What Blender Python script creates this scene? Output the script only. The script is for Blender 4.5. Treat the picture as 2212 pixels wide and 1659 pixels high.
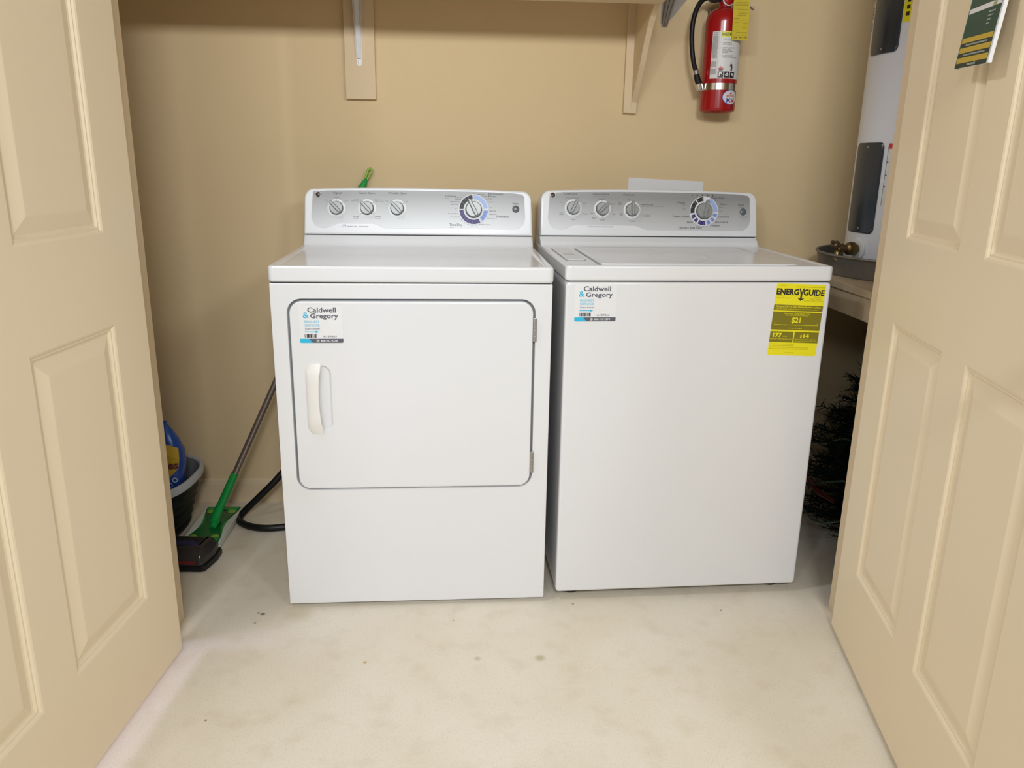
import bpy, bmesh, math, random
from math import sin, cos, pi, radians as R, atan2, sqrt
from mathutils import Vector as V, Matrix as M
from mathutils.geometry import tessellate_polygon
random.seed(7)
for o in list(bpy.data.objects): bpy.data.objects.remove(o)
S = bpy.context.scene
COL = S.collection

# ---------------------------------------------------------------- camera, world, lights, exposure
CAM = dict(x=.2436, y=-1.9122, z=1.1628, pitch=.2732, roll=.0166, f=1718.23)
fw = V((0, cos(CAM['pitch']), -sin(CAM['pitch'])))
r0 = V((1, 0, 0)); u0 = r0.cross(fw)
rr = cos(CAM['roll'])*r0 + sin(CAM['roll'])*u0
uu = -sin(CAM['roll'])*r0 + cos(CAM['roll'])*u0
cd = bpy.data.cameras.new('camera'); cam = bpy.data.objects.new('camera', cd); COL.objects.link(cam)
cd.sensor_fit = 'HORIZONTAL'; cd.sensor_width = 36; cd.lens = CAM['f']/2212*36; cd.clip_start = .05
m = M((rr, uu, -fw)).transposed().to_4x4(); m.translation = V((CAM['x'], CAM['y'], CAM['z'])); cam.matrix_world = m
S.camera = cam
S.view_settings.view_transform = 'Standard'; S.view_settings.look = 'None'
S.view_settings.exposure = -.21; S.view_settings.gamma = 1; S.view_settings.use_curve_mapping = False
w = bpy.data.worlds.new('world'); S.world = w; w.use_nodes = True
bg = w.node_tree.nodes['Background']; bg.inputs[0].default_value = (.97, .98, 1, 1); bg.inputs[1].default_value = .21

def area(name, loc, target, size, power, col=(1, 1, 1), shape='DISK', sy=None):
    l = bpy.data.lights.new(name, 'AREA'); l.shape = shape; l.size = size
    if sy: l.size_y = sy
    l.energy = power; l.color = col
    o = bpy.data.objects.new(name, l); COL.objects.link(o); o.location = loc
    o.rotation_euler = (V(target)-V(loc)).to_track_quat('-Z', 'Y').to_euler()
    return o
COOL = (.925, .965, 1)
area('hall_light_bank', (-.45, -3.3, 2.22), (.3, .5, 1.0), 1.2, 27, COOL, 'RECTANGLE', .34)    # long fitting at the far end of the hall
area('hall_light_side', (.50, -3.1, 2.18), (.3, .5, .9), .5, 52, COOL, 'RECTANGLE', .34)       # second fitting, right of it
area('fill_light_right', (1.6, -2.4, 2.10), (-.4, 0, .9), .5, 18, COOL, 'RECTANGLE', .34)      # added fill light from the right, brightens the left door
area('hall_lamp', (-.97, -3.2, 2.15), (.1, .4, .6), .10, 8, COOL)
area('ceiling_lamp', (-.60, -.47, 2.43), (-.2, -.5, 0), .16, 13, COOL)                         # overhead, just left of the left door
area('daylight', (-2.4, -.68, .46), (0, -.68, .0), .85, 46, (.62, .60, 1), 'RECTANGLE', .12)   # low slot of daylight on the left, behind the left door

# ---------------------------------------------------------------- materials
def mat(name, col, rough=.5, metal=0, coat=0, spec=.5, noise=None, bump=None, trans=0, alpha=1):
    """noise=(scale, amount, colour2); bump=(scale, strength, distance)"""
    mt = bpy.data.materials.new(name); mt.use_nodes = True
    nt = mt.node_tree; b = nt.nodes['Principled BSDF']
    b.inputs['Base Color'].default_value = (*col, 1); b.inputs['Roughness'].default_value = rough
    b.inputs['Metallic'].default_value = metal; b.inputs['Coat Weight'].default_value = coat
    b.inputs['Coat Roughness'].default_value = .05
    b.inputs['Specular IOR Level'].default_value = spec
    b.inputs['Transmission Weight'].default_value = trans; b.inputs['Alpha'].default_value = alpha
    tc = nt.nodes.new('ShaderNodeTexCoord')
    if noise:
        n = nt.nodes.new('ShaderNodeTexNoise'); n.inputs['Scale'].default_value = noise[0]; n.inputs['Detail'].default_value = 5
        nt.links.new(tc.outputs['Object'], n.inputs['Vector'])
        rp = nt.nodes.new('ShaderNodeMapRange'); rp.inputs[1].default_value = .35; rp.inputs[2].default_value = .7
        rp.inputs[3].default_value = 0; rp.inputs[4].default_value = noise[1]
        nt.links.new(n.outputs['Fac'], rp.inputs[0])
        mx = nt.nodes.new('ShaderNodeMix'); mx.data_type = 'RGBA'
        mx.inputs[6].default_value = (*col, 1); mx.inputs[7].default_value = (*noise[2], 1)
        nt.links.new(rp.outputs[0], mx.inputs[0]); nt.links.new(mx.outputs[2], b.inputs['Base Color'])
    if bump:
        n2 = nt.nodes.new('ShaderNodeTexNoise'); n2.inputs['Scale'].default_value = bump[0]; n2.inputs['Detail'].default_value = 4
        nt.links.new(tc.outputs['Object'], n2.inputs['Vector'])
        bp = nt.nodes.new('ShaderNodeBump'); bp.inputs['Strength'].default_value = bump[1]; bp.inputs['Distance'].default_value = bump[2]
        nt.links.new(n2.outputs['Fac'], bp.inputs['Height']); nt.links.new(bp.outputs[0], b.inputs['Normal'])
    return mt

WALL = mat('wall_paint', (.71, .55, .325), .75, spec=.25, noise=(3, .25, (.68, .52, .30)), bump=(220, .25, .0006))
DOORM = mat('door_paint', (.82, .685, .48), .42, spec=.4, noise=(2, .2, (.80, .66, .455)))
TRIM = mat('trim_paint', (.71, .565, .37), .5, spec=.35, noise=(4, .2, (.60, .46, .29)))
CEIL = mat('ceiling_paint', (.72, .66, .55), .9, noise=(40, .3, (.68, .62, .51)))
SHELFM = mat('shelf_paint', (.71, .555, .35), .6, noise=(6, .25, (.67, .51, .31)))
ENAM = mat('white_enamel', (.735, .737, .745), .16, spec=.5, noise=(9, .2, (.722, .724, .732)))
WPLA = mat('white_plastic', (.735, .737, .75), .28, noise=(9, .2, (.72, .722, .735)))
OFFW = mat('off_white_plastic', (.79, .775, .735), .35, noise=(14, .3, (.76, .74, .70)))
DARK = mat('dark_gap', (.03, .03, .03), .8, noise=(20, .3, (.05, .05, .05)))
SEAL = mat('grey_seal', (.22, .235, .25), .5, noise=(30, .3, (.3, .31, .33)))
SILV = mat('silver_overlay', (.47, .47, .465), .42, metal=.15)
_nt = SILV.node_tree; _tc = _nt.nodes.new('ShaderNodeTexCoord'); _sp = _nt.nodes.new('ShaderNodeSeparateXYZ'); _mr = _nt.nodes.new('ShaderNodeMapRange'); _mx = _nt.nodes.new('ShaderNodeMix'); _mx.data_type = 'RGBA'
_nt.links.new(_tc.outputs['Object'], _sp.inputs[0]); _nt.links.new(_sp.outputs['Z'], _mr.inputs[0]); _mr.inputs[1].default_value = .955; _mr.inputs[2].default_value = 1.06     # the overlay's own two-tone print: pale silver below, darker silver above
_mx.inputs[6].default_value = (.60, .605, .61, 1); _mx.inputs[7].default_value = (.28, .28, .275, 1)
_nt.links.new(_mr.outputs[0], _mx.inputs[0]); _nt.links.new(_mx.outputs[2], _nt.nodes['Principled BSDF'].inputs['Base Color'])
KNOB = mat('silver_knob', (.28, .29, .28), .36, metal=.2, noise=(200, .2, (.5, .5, .5)))
CHR = mat('chrome', (.75, .74, .72), .16, metal=1, noise=(60, .2, (.65, .64, .62)))
STEEL = mat('brushed_steel', (.50, .49, .47), .34, metal=1, noise=(90, .3, (.42, .41, .39)))
BLK = mat('black_print', (.018, .018, .02), .5, noise=(50, .2, (.03, .03, .03)))
GREY = mat('grey_print', (.085, .085, .09), .5, noise=(50, .2, (.15, .15, .16)))
LGREY = mat('light_grey_print', (.17, .17, .18), .5, noise=(50, .2, (.15, .15, .16)))
NAVY = mat('navy_print', (.035, .022, .17), .45, noise=(50, .2, (.03, .02, .14)))
LBLUE = mat('light_blue_print', (.36, .47, .78), .45, noise=(50, .2, (.33, .45, .76)))
MBLUE = mat('mid_blue_print', (.22, .34, .72), .45, noise=(50, .2, (.2, .32, .7)))
WPRT = mat('white_print', (.745, .745, .75), .45, noise=(50, .2, (.73, .73, .735)))
REDP = mat('red_print', (.55, .05, .04), .45, noise=(50, .2, (.5, .04, .04)))
BLUP = mat('blue_print', (.03, .05, .42), .45, noise=(50, .2, (.03, .04, .38)))
PINK = mat('pink_print', (.62, .28, .27), .45, noise=(50, .2, (.6, .25, .25)))
CYAN = mat('cyan_print', (.02, .46, .70), .45, noise=(50, .2, (.02, .43, .67)))
SLATE = mat('slate_print', (.095, .10, .125), .45, noise=(50, .2, (.11, .11, .14)))
YEL = mat('yellow_print', (.83, .74, .01), .5, noise=(20, .2, (.8, .70, .01)))
OLIV = mat('olive_print', (.20, .17, .008), .5, noise=(20, .3, (.24, .20, .01)))
BRIM = mat('badge_rim', (.42, .40, .37), .35, metal=.6, noise=(60, .2, (.38, .36, .33)))
BTXT = mat('badge_relief', (.16, .12, .10), .5, metal=.2, noise=(60, .2, (.2, .15, .13)))
BADGE = mat('badge_brown', (.035, .018, .012), .25, noise=(80, .2, (.05, .03, .02)))

# ---------------------------------------------------------------- mesh helper
def inset(loop, d):
    n = len(loop); out = []
    for i in range(n):
        p, a, b = V(loop[i]), V(loop[i-1]), V(loop[(i+1) % n])
        e1 = (p-a); e2 = (b-p)
        if e1.length < 1e-9: e1 = e2
        if e2.length < 1e-9: e2 = e1
        n1 = V((-e1.y, e1.x)).normalized(); n2 = V((-e2.y, e2.x)).normalized()
        k = (n1+n2); k = k/(max(.3, 1+n1.dot(n2)))
        out.append(p+k*d)
    return [tuple(q) for q in out]

def rrect(x0, x1, y0, y1, r, n=6):
    """counter-clockwise rounded rectangle; r one radius or (bl, br, tr, tl)"""
    if not isinstance(r, (tuple, list)): r = (r,)*4
    out = []
    for (cx, cy, sx, sy, a0, q) in ((x0, y0, 1, 1, pi, r[0]), (x1, y0, -1, 1, 1.5*pi, r[1]), (x1, y1, -1, -1, 0, r[2]), (x0, y1, 1, -1, .5*pi, r[3])):
        q = max(q, 1e-4)
        for k in range(n+1):
            a = a0+k*.5*pi/n
            out.append((cx+sx*q+q*cos(a), cy+sy*q+q*sin(a)))
    return out

def circ(cx, cy, rx, n=32, ry=None):
    ry = ry or rx
    return [(cx+rx*cos(2*pi*k/n), cy+ry*sin(2*pi*k/n)) for k in range(n)]

XZ = M(((1, 0, 0, 0), (0, 0, -1, 0), (0, 1, 0, 0), (0, 0, 0, 1)))    # local (x, y, h) -> (x, -h, y): drawing on a front face
_text = {}
def glyphs(s, bold=0):
    key = (s, bold)
    if key not in _text:
        c = bpy.data.curves.new('t', 'FONT'); c.body = s; c.size = 1; c.resolution_u = 2; c.offset = bold
        o = bpy.data.objects.new('t', c); COL.objects.link(o)
        dg = bpy.context.evaluated_depsgraph_get(); dg.update()
        me = bpy.data.meshes.new_from_object(o.evaluated_get(dg))
        vs = [v.co.copy() for v in me.vertices]; fs = [tuple(p.vertices) for p in me.polygons]
        bpy.data.objects.remove(o); bpy.data.curves.remove(c); bpy.data.meshes.remove(me)
        _text[key] = (vs, fs)
    return _text[key]

class MB:
    def __init__(s): s.v = []; s.f = []; s.m = []
    def add(s, vs, fs, mi=0, T=None):
        k = len(s.v)
        s.v += [(T @ V(p)) if T else V(p) for p in vs]
        s.f += [tuple(i+k for i in f) for f in fs]; s.m += [mi]*len(fs)
        return s
    def box(s, a, b, r=0, mi=0, T=None, seg=2):
        bm = bmesh.new(); bmesh.ops.create_cube(bm, size=1)
        for v in bm.verts: v.co = V(((a[i]+b[i])/2 + v.co[i]*(b[i]-a[i]) for i in range(3)))
        if r: bmesh.ops.bevel(bm, geom=bm.edges[:], offset=r, segments=seg, affect='EDGES', profile=.5)
        bm.verts.index_update()
        s.add([v.co for v in bm.verts], [[v.index for v in f.verts] for f in bm.faces], mi, T); bm.free(); return s
    def loft(s, loops, mi=0, T=None, cap=(True, True), closed=True):
        """loops: lists of 3d points of equal count"""
        n = len(loops[0]); vs = [p for l in loops for p in l]; fs = []
        for j in range(len(loops)-1):
            for i in range(n if closed else n-1):
                a = j*n+i; b = j*n+(i+1) % n
                fs.append((a, b, b+n, a+n))
        if cap[0]: fs.append(tuple(range(n-1, -1, -1)))
        if cap[1]: fs.append(tuple(range((len(loops)-1)*n, len(loops)*n)))
        return s.add(vs, fs, mi, T)
    def lathe(s, prof, n=32, mi=0, T=None, cap=(True, True)):
        return s.loft([[(r*cos(2*pi*k/n), r*sin(2*pi*k/n), z) for k in range(n)] for r, z in prof], mi, T, cap)
    def plate(s, outer, holes=(), h=0, mi=0, T=None):
        """flat tessellated polygon with holes, at height h"""
        polys = [[V((x, y, 0)) for x, y in outer]]+[[V((x, y, 0)) for x, y in q] for q in holes]
        tris = tessellate_polygon(polys); vs = [(p.x, p.y, h) for q in polys for p in q]
        fs = []
        for t in tris:
            a, b, c = (V(vs[i]) for i in t)
            fs.append(t if (b-a).cross(c-a).z > 0 else t[::-1])
        return s.add(vs, fs, mi, T)
    def prism(s, poly, h0, h1, mi=0, T=None, r=0):
        if r:
            l = [[(x, y, h0) for x, y in poly], [(x, y, h1-r) for x, y in poly]]
            l.append([(x, y, h1-r*.3) for x, y in inset(poly, r*.3)]); l.append([(x, y, h1) for x, y in inset(poly, r)])
            return s.loft(l, mi, T)
        return s.loft([[(x, y, h0) for x, y in poly], [(x, y, h1) for x, y in poly]], mi, T)
    def tube(s, pts, rad, n=12, mi=0, T=None, cap=True):
        pts = [V(p) for p in pts]; loops = []
        up = None
        for i, p in enumerate(pts):
            d = (pts[min(i+1, len(pts)-1)]-pts[max(i-1, 0)]).normalized()
            if up is None: up = d.orthogonal().normalized()
            up = (up-d*up.dot(d)).normalized(); sd = d.cross(up)
            q = rad[i] if isinstance(rad, (list, tuple)) else rad
            loops.append([p+(up*cos(2*pi*k/n)+sd*sin(2*pi*k/n))*q for k in range(n)])
        return s.loft(loops, mi, T, (cap, cap))
    def text(s, str_, x, y, wd=None, ht=None, h=0, mi=0, T=None, bold=0, al='l', skew=0):
        vs, fs = glyphs(str_, bold)
        if not vs: return s
        x0 = min(v.x for v in vs); x1 = max(v.x for v in vs)
        cap = .73; sy = (ht or .01)/cap; sx = wd/(x1-x0) if wd else sy
        off = {'l': 0, 'c': .5, 'r': 1}[al]*(x1-x0)
        return s.add([(x+(v.x-x0-off)*sx+v.y*sy*skew, y+v.y*sy, h) for v in vs], fs, mi, T)
    def warp(s, fn):
        s.v = [V(fn(p)) for p in s.v]; return s
    def build(s, name, mats, parent=None, smooth=40, weld=True):
        me = bpy.data.meshes.new(name)
        me.from_pydata([tuple(p) for p in s.v], [], s.f)
        for q in (mats if isinstance(mats, (list, tuple)) else [mats]): me.materials.append(q)
        me.polygons.foreach_set('material_index', s.m)
        if weld:
            bm = bmesh.new(); bm.from_mesh(me); bmesh.ops.remove_doubles(bm, verts=bm.verts, dist=1e-6); bmesh.ops.recalc_face_normals(bm, faces=bm.faces); bm.to_mesh(me); bm.free()
        if smooth:
            me.polygons.foreach_set('use_smooth', [True]*len(me.polygons)); me.set_sharp_from_angle(angle=R(smooth))
        me.update()
        o = bpy.data.objects.new(name, me); COL.objects.link(o)
        if smooth: wn = o.modifiers.new('weighted_normal', 'WEIGHTED_NORMAL'); wn.keep_sharp = True
        if parent: o.parent = parent
        return o

def tag(o, label=None, cat=None, group=None, kind=None):
    for k, v in (('label', label), ('category', cat), ('group', group), ('kind', kind)):
        if v: o[k] = v
    return o
def thing(name, label, cat, loc=(0, 0, 0), rz=0, group=None):
    o = bpy.data.objects.new(name, None); COL.objects.link(o); o.empty_display_size = .05
    o.location = loc; o.rotation_euler = (0, 0, rz)
    return tag(o, label, cat, group)
def place(o, loc, rz=0):
    o.location = loc; o.rotation_euler = (0, 0, rz); return o
def spline(pts, n=8):
    pts = [V(p) for p in pts]; P = [pts[0]]+pts+[pts[-1]]; out = []
    for i in range(1, len(P)-2):
        for k in range(n):
            t = k/n; a, b, c, d = P[i-1], P[i], P[i+1], P[i+2]
            out.append(.5*((2*b)+(c-a)*t+(2*a-5*b+4*c-d)*t*t+(3*b-a-3*c+d)*t**3))
    out.append(pts[-1]); return out

# ---------------------------------------------------------------- the setting (closet frame: X along the back wall, Y depth, wall face at Y = 0)
CA = R(3.6); CO = V((-.7, .665, 0))
CT = M.Translation(CO) @ M.Rotation(CA, 4, 'Z')
def cl(o): o.matrix_world = CT; return o
def cw(x, y, z): return CT @ V((x, y, z))
def struct(name, mb, m_, smooth=None, closet=True):
    o = mb.build(name, m_, smooth=smooth)
    if closet: cl(o)
    return tag(o, kind='structure')
XL, XR, YF0, YF1, HC = -.78, 2.47, -.755, -.86, 2.44
JL, JR = .052, 1.777

fl = bpy.data.materials.new('vinyl_floor'); fl.use_nodes = True
nt = fl.node_tree; b = nt.nodes['Principled BSDF']; b.inputs['Roughness'].default_value = .5; b.inputs['Specular IOR Level'].default_value = .35
tc = nt.nodes.new('ShaderNodeTexCoord')
def fnoise(scale, lo, hi, detail=5, out=1.0):
    n = nt.nodes.new('ShaderNodeTexNoise'); n.inputs['Scale'].default_value = scale; n.inputs['Detail'].default_value = detail
    nt.links.new(tc.outputs['Object'], n.inputs['Vector'])
    q = nt.nodes.new('ShaderNodeMapRange'); q.inputs[1].default_value = lo; q.inputs[2].default_value = hi; q.inputs[4].default_value = out
    nt.links.new(n.outputs['Fac'], q.inputs[0]); return q.outputs[0]
def fmix(fac, a, c):
    mx = nt.nodes.new('ShaderNodeMix'); mx.data_type = 'RGBA'; nt.links.new(fac, mx.inputs[0])
    if isinstance(a, tuple): mx.inputs[6].default_value = (*a, 1)
    else: nt.links.new(a, mx.inputs[6])
    mx.inputs[7].default_value = (*c, 1); return mx.outputs[2]
c1 = fmix(fnoise(3.2, .38, .68, 5, .55), (.78, .715, .60), (.69, .60, .45))
c2 = fmix(fnoise(14, .52, .75, 6, .4), c1, (.60, .51, .36))
c3 = fmix(fnoise(260, .55, .72, 2, .35), c2, (.50, .41, .28))
def spot(cx, cy, rad, col, amt, prev):
    sb = nt.nodes.new('ShaderNodeVectorMath'); sb.operation = 'DISTANCE'; sb.inputs[1].default_value = (cx, cy, 0)
    nt.links.new(tc.outputs['Object'], sb.inputs[0])
    q = nt.nodes.new('ShaderNodeMapRange'); q.inputs[1].default_value = rad; q.inputs[2].default_value = rad*.3; q.inputs[3].default_value = 0; q.inputs[4].default_value = amt
    nt.links.new(sb.outputs['Value'], q.inputs[0]); return fmix(q.outputs[0], prev, col)
c4 = spot(.323, -.228, .016, (.42, .34, .20), .7, c3)
c4 = spot(.171, -.235, .011, (.45, .37, .24), .6, c4)
c4 = spot(-.098, -.257, .006, (.50, .33, .08), .9, c4)
c4 = spot(-.31, -.05, .05, (.52, .43, .27), .5, c4)
for _x, _y, _r, _c in ((-.405, -.055, .009, (.18, .12, .05)), (-.418, -.050, .005, (.16, .11, .05)), (-.412, -.098, .004, (.20, .13, .05)), (-.40, -.47, .004, (.12, .09, .05)), (.42, .02, .005, (.3, .22, .1)), (.82, .0, .004, (.2, .15, .08)), (.10, -.07, .004, (.25, .2, .1))): c4 = spot(_x, _y, _r, _c, .9, c4)
nt.links.new(c4, b.inputs['Base Color'])
bp = nt.nodes.new('ShaderNodeBump'); bp.inputs['Strength'].default_value = .25; bp.inputs['Distance'].default_value = .001
n_ = nt.nodes.new('ShaderNodeTexNoise'); n_.inputs['Scale'].default_value = 180; nt.links.new(tc.outputs['Object'], n_.inputs['Vector'])
nt.links.new(n_.outputs['Fac'], bp.inputs['Height']); nt.links.new(bp.outputs[0], b.inputs['Normal'])

struct('floor', MB().box((-3.2, -4.5, -.05), (3.4, 1.4, 0)), fl, closet=False)
struct('ceiling', MB().box((XL-.2, YF1, HC), (XR+.2, .1, HC+.05)), CEIL)
struct('wall_back', MB().box((XL-.1, 0, 0), (XR+.1, .1, HC)), WALL)
struct('wall_left', MB().box((XL-.1, YF1, 0), (XL, 0, HC)), WALL)
struct('wall_right', MB().box((XR, YF1, 0), (XR+.1, 0, HC)), WALL)
struct('wall_front_left', MB().box((XL-1.2, YF1, 0), (JL-.02, YF0, HC)), WALL)
struct('wall_front_right', MB().box((JR+.02, YF1, 0), (XR+1.0, YF0, HC)), WALL)
struct('wall_front_top', MB().box((JL-.02, YF1, 2.08), (JR+.02, YF0, HC)), WALL)
struct('trim_1', MB().box((JL-.02, YF1-.006, 0), (JL, YF0+.004, 2.07), .002), TRIM)
struct('trim_2', MB().box((JR, YF1-.006, 0), (JR+.02, YF0+.004, 2.07), .002), TRIM)
struct('trim_3', MB().box((JL, YF1-.006, 2.06), (JR, YF0+.004, 2.08), .002), TRIM)
prof = [(0, 0), (-.013, 0), (-.013, .062), (-.010, .070), (-.009, .078), (-.004, .084), (0, .085)]
struct('baseboard_back', MB().loft([[(x, y, z) for y, z in prof] for x in (XL, XR)]), TRIM, 30)

def panel_door(name, loc, t, front_y):
    """six-panel moulded door; local X from the hinge edge, both faces moulded; thickness from front_y"""
    W_, H_, TH = .90, 2.028, .035
    xs = [(.127, .398), (.502, .773)]; zs = [(.210, .819), (.998, 1.607), (1.717, 1.897)]
    pr = [(0, 0), (.004, .0015), (.007, .0045), (.010, .0045), (.013, .008), (.017, .009), (.044, .0015), (.046, .0012)]
    mb = MB()
    for side in (0, 1):
        y0 = front_y+(TH if side else 0); sg = -1 if side else 1
        xe = [0, xs[0][0], xs[0][1], xs[1][0], xs[1][1], W_]; ze = [0, zs[0][0], zs[0][1], zs[1][0], zs[1][1], zs[2][0], zs[2][1], H_]
        for i in range(5):
            for j in range(7):
                if i in (1, 3) and j in (1, 3, 5):
                    x0, x1, z0, z1 = xe[i], xe[i+1], ze[j], ze[j+1]
                    lp = []
                    for o_, d_ in pr:
                        q = [(x0+o_, z0+o_), (x1-o_, z0+o_), (x1-o_, z1-o_), (x0+o_, z1-o_)]
                        lp.append([(a, y0+sg*d_, c) for a, c in (q if not side else q[::-1])])
                    mb.loft(lp, cap=(False, True))
                else:
                    q = [(xe[i], y0, ze[j]), (xe[i+1], y0, ze[j]), (xe[i+1], y0, ze[j+1]), (xe[i], y0, ze[j+1])]
                    mb.add(q if not side else q[::-1], [(0, 1, 2, 3)])
    y0, y1 = front_y, front_y+TH
    c = [(0, y0, 0), (W_, y0, 0), (W_, y1, 0), (0, y1, 0), (0, y0, H_), (W_, y0, H_), (W_, y1, H_), (0, y1, H_)]
    mb.add(c, [(3, 2, 1, 0), (4, 5, 6, 7), (3, 0, 4, 7), (1, 2, 6, 5)])
    o = mb.build(name, DOORM, smooth=None)
    o.location = loc; o.rotation_euler = (0, 0, atan2(t[1], t[0])); tag(o, kind='structure')
    k = MB()
    for sg, y_ in ((-1, front_y), (1, front_y+TH)):
        T = M.Translation((.835, y_, .92)) @ M.Rotation(R(90)*(1 if sg < 0 else -1), 4, 'X')
        k.lathe([(.032, -.001), (.032, .004), (.014, .008), (.011, .03), (.022, .038), (.027, .05), (.024, .062), (.010, .067)], 24, 0, T)
    k.build('door_handle', STEEL, o)
    h = MB()
    for z in (.2, 1.0, 1.82): h.tube([(-.004, front_y+(TH if name == 'door_1' else 0), z), (-.004, front_y+(TH if name == 'door_1' else 0), z+.09)], .005, 10)
    return o
panel_door('door_1', (-.5405, -.2425, .020), (-.0310, -.9995), -.035)
panel_door('door_2', (1.0830, -.0885, .020), (-.1238, -.9923), 0)

# ---------------------------------------------------------------- the two machines
def console(parent, spec):
    """backsplash console; (x, v) drawn on the sloping face. returns console object"""
    ys, zs, yt, zt = spec['ys'], spec['zs'], spec['yt'], spec['zt']
    sl = V((0, yt-ys, zt-zs)); Lh = sl.length; sl.normalize(); nrm = V((0, -sl.z, sl.y))
    F = M(((1, 0, 0, 0), (0, sl.y, nrm.y, ys), (0, sl.z, nrm.z, zs), (0, 0, 0, 1)))   # (x, v, h) -> local
    xb, xt = spec['xb'], spec['xt']
    ol = [(-xb, .0022), (xb, .0022)]
    for k in range(9):                                             # rounded, crowned outline
        a = k*pi/2/8; ol.append((xt-.028+.028*cos(a), Lh-.030+.030*sin(a)))
    for k in range(1, 12):
        x = (xt-.028)*(1-2*k/12); ol.append((x, Lh+.0055*(1-(x/(xt-.028))**2)))
    for k in range(9):
        a = pi/2+k*pi/2/8; ol.append((-xt+.028+.028*cos(a), Lh-.030+.030*sin(a)))
    mb = MB()
    body = [[tuple(F @ V((x, v, -.006))) for x, v in ol]]
    back = [(F @ V((x, v, -.006))) for x, v in ol]
    back = [(p.x, spec['yback'], p.z-.004*((p.z-zs)/(zt-zs))) for p in back]
    l1 = [tuple(F @ V((x, v, -.0018))) for x, v in inset(ol, .0014)]
    l2 = [tuple(F @ V((x, v, 0))) for x, v in inset(ol, .006)]
    mb.loft([back]+body+[l1, l2])
    c = mb.build('console', WPLA, parent, 50)
    # silver overlay with a wave cut out of its lower left edge
    hw = spec['hw']; vt = Lh-.0045; vb = .021; wv = spec['wave']
    def edge(x): return vt-.003+.0045*(1-(x/hw)**2)
    lo = [(-hw+.028-.028*cos(k*pi/2/6), vb+.036-.036*sin(k*pi/2/6)) for k in range(7)]
    for k in range(7):
        t = k/6; lo.append((wv[0]+(wv[1]-wv[0])*t, vb+.0135*(3*t*t-2*t**3)))
    for k in range(7):
        t = k/6; lo.append((wv[2]+(wv[3]-wv[2])*t, vb+.0135*(1-(3*t*t-2*t**3))))
    lo += [(hw-.03+.03*sin(k*pi/2/6), vb+.036-.036*cos(k*pi/2/6)) for k in range(7)]
    up = [(hw-.003, edge(hw)-.010), (hw-.010, edge(hw)-.003)]+[(hw*(1-2*k/14), edge(hw*(1-2*k/14))) for k in range(1, 14)]+[(-hw+.006, edge(hw)-.002)]
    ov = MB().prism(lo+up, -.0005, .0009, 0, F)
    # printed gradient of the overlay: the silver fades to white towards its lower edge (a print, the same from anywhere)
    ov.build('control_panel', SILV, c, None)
    d = MB()
    rd = [(spec['badge'][0], spec['badge'][1])]
    bd = MB()
    T = F @ M.Translation((*spec['badge'], .0009))
    bd.lathe([(.0092, 0), (.0092, .0012), (.0086, .002), (.0076, .002)], 28, 1, T, (True, False))
    bd.lathe([(.0077, .0016), (.0076, .0018), (.004, .0026), (.001, .0029)], 28, 0, T)
    bd.text('GE', 0, -.003, .0075, .006, .0031, 2, T, 0, 'c', .25)
    bd.tube([(.006*cos(a), .006*sin(a), .0026) for a in [k*pi/8 for k in range(17)]], .00025, 6, 2, T)
    bd.build('badge', [BADGE, BRIM, BTXT], c, 40)
    for (x, v, ang) in spec['knobs']:
        kb = MB(); T = F @ M.Translation((x, v, .0009))
        kb.lathe([(.0262, 0), (.0262, .0007), (.0205, .0009), (.0200, .0004)], 40, 1, T, (True, True))
        kb.lathe([(.0197, .0006), (.0197, .003), (.0186, .0035)], 40, 2, T, (True, True))
        kb.lathe([(.0188, .003), (.0185, .011), (.0176, .0128), (.0165, .0132)], 40, 0, T)
        G = T @ M.Rotation(ang, 4, 'Z')
        g = [(-.0045, -.0165), (.0045, -.0165), (.0056, -.004), (.0052, .012), (.0045, .022), (.0028, .0247), (-.0028, .0247), (-.0045, .022), (-.0052, .012), (-.0056, -.004)]
        kb.loft([[(a, b_, .0115) for a, b_ in g], [(a*.9, b_*.99, .017+.001*(b_ < .01)) for a, b_ in g], [(a*.55, b_*.95, .0205-.05*max(0, b_-.004)) for a, b_ in g]], 0, G)
        kb.build('knob', [KNOB, WPRT, DARK], c, 35)
    # the cycle dial
    x, v = spec['dial']; T = F @ M.Translation((x, v, .0009)); kb = MB()
    kb.lathe([(.0452, 0), (.0452, .0006), (.0445, .0009), (.0250, .0009), (.0245, .0003)], 64, 1, T, (True, True))
    for (a0, a1, mi, ticks) in spec['arcs']:
        n = max(3, int(abs(a1-a0)/5)); A = [R(a0+(a1-a0)*k/n) for k in range(n+1)]
        vs = [(q*sin(a), q*cos(a), .0012) for a in A for q in (.0305, .0430)]
        kb.add(vs, [(2*k+1, 2*k+3, 2*k+2, 2*k) for k in range(n)], mi, T)
        for t in ticks:
            a = R(t); e = V((sin(a), cos(a), 0)); s_ = V((cos(a), -sin(a), 0))*.0006
            p0 = e*.034; p1 = e*.0425
            kb.add([p0-s_+V((0, 0, .0015)), p0+s_+V((0, 0, .0015)), p1+s_+V((0, 0, .0015)), p1-s_+V((0, 0, .0015))], [(3, 2, 1, 0)], 7, T)
    kb.lathe([(.0248, .0008), (.0248, .004), (.0235, .0046)], 48, 2, T, (True, True))
    kb.lathe([(.0238, .004), (.0234, .014), (.0224, .0164), (.0208, .017)], 48, 0, T)
    G = T @ M.Rotation(spec['dial_ang'], 4, 'Z')
    g = [(-.0055, -.021), (.0055, -.021), (.0066, -.006), (.006, .014), (.005, .027), (.003, .0325), (-.003, .0325), (-.005, .027), (-.006, .014), (-.0066, -.006)]
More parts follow.
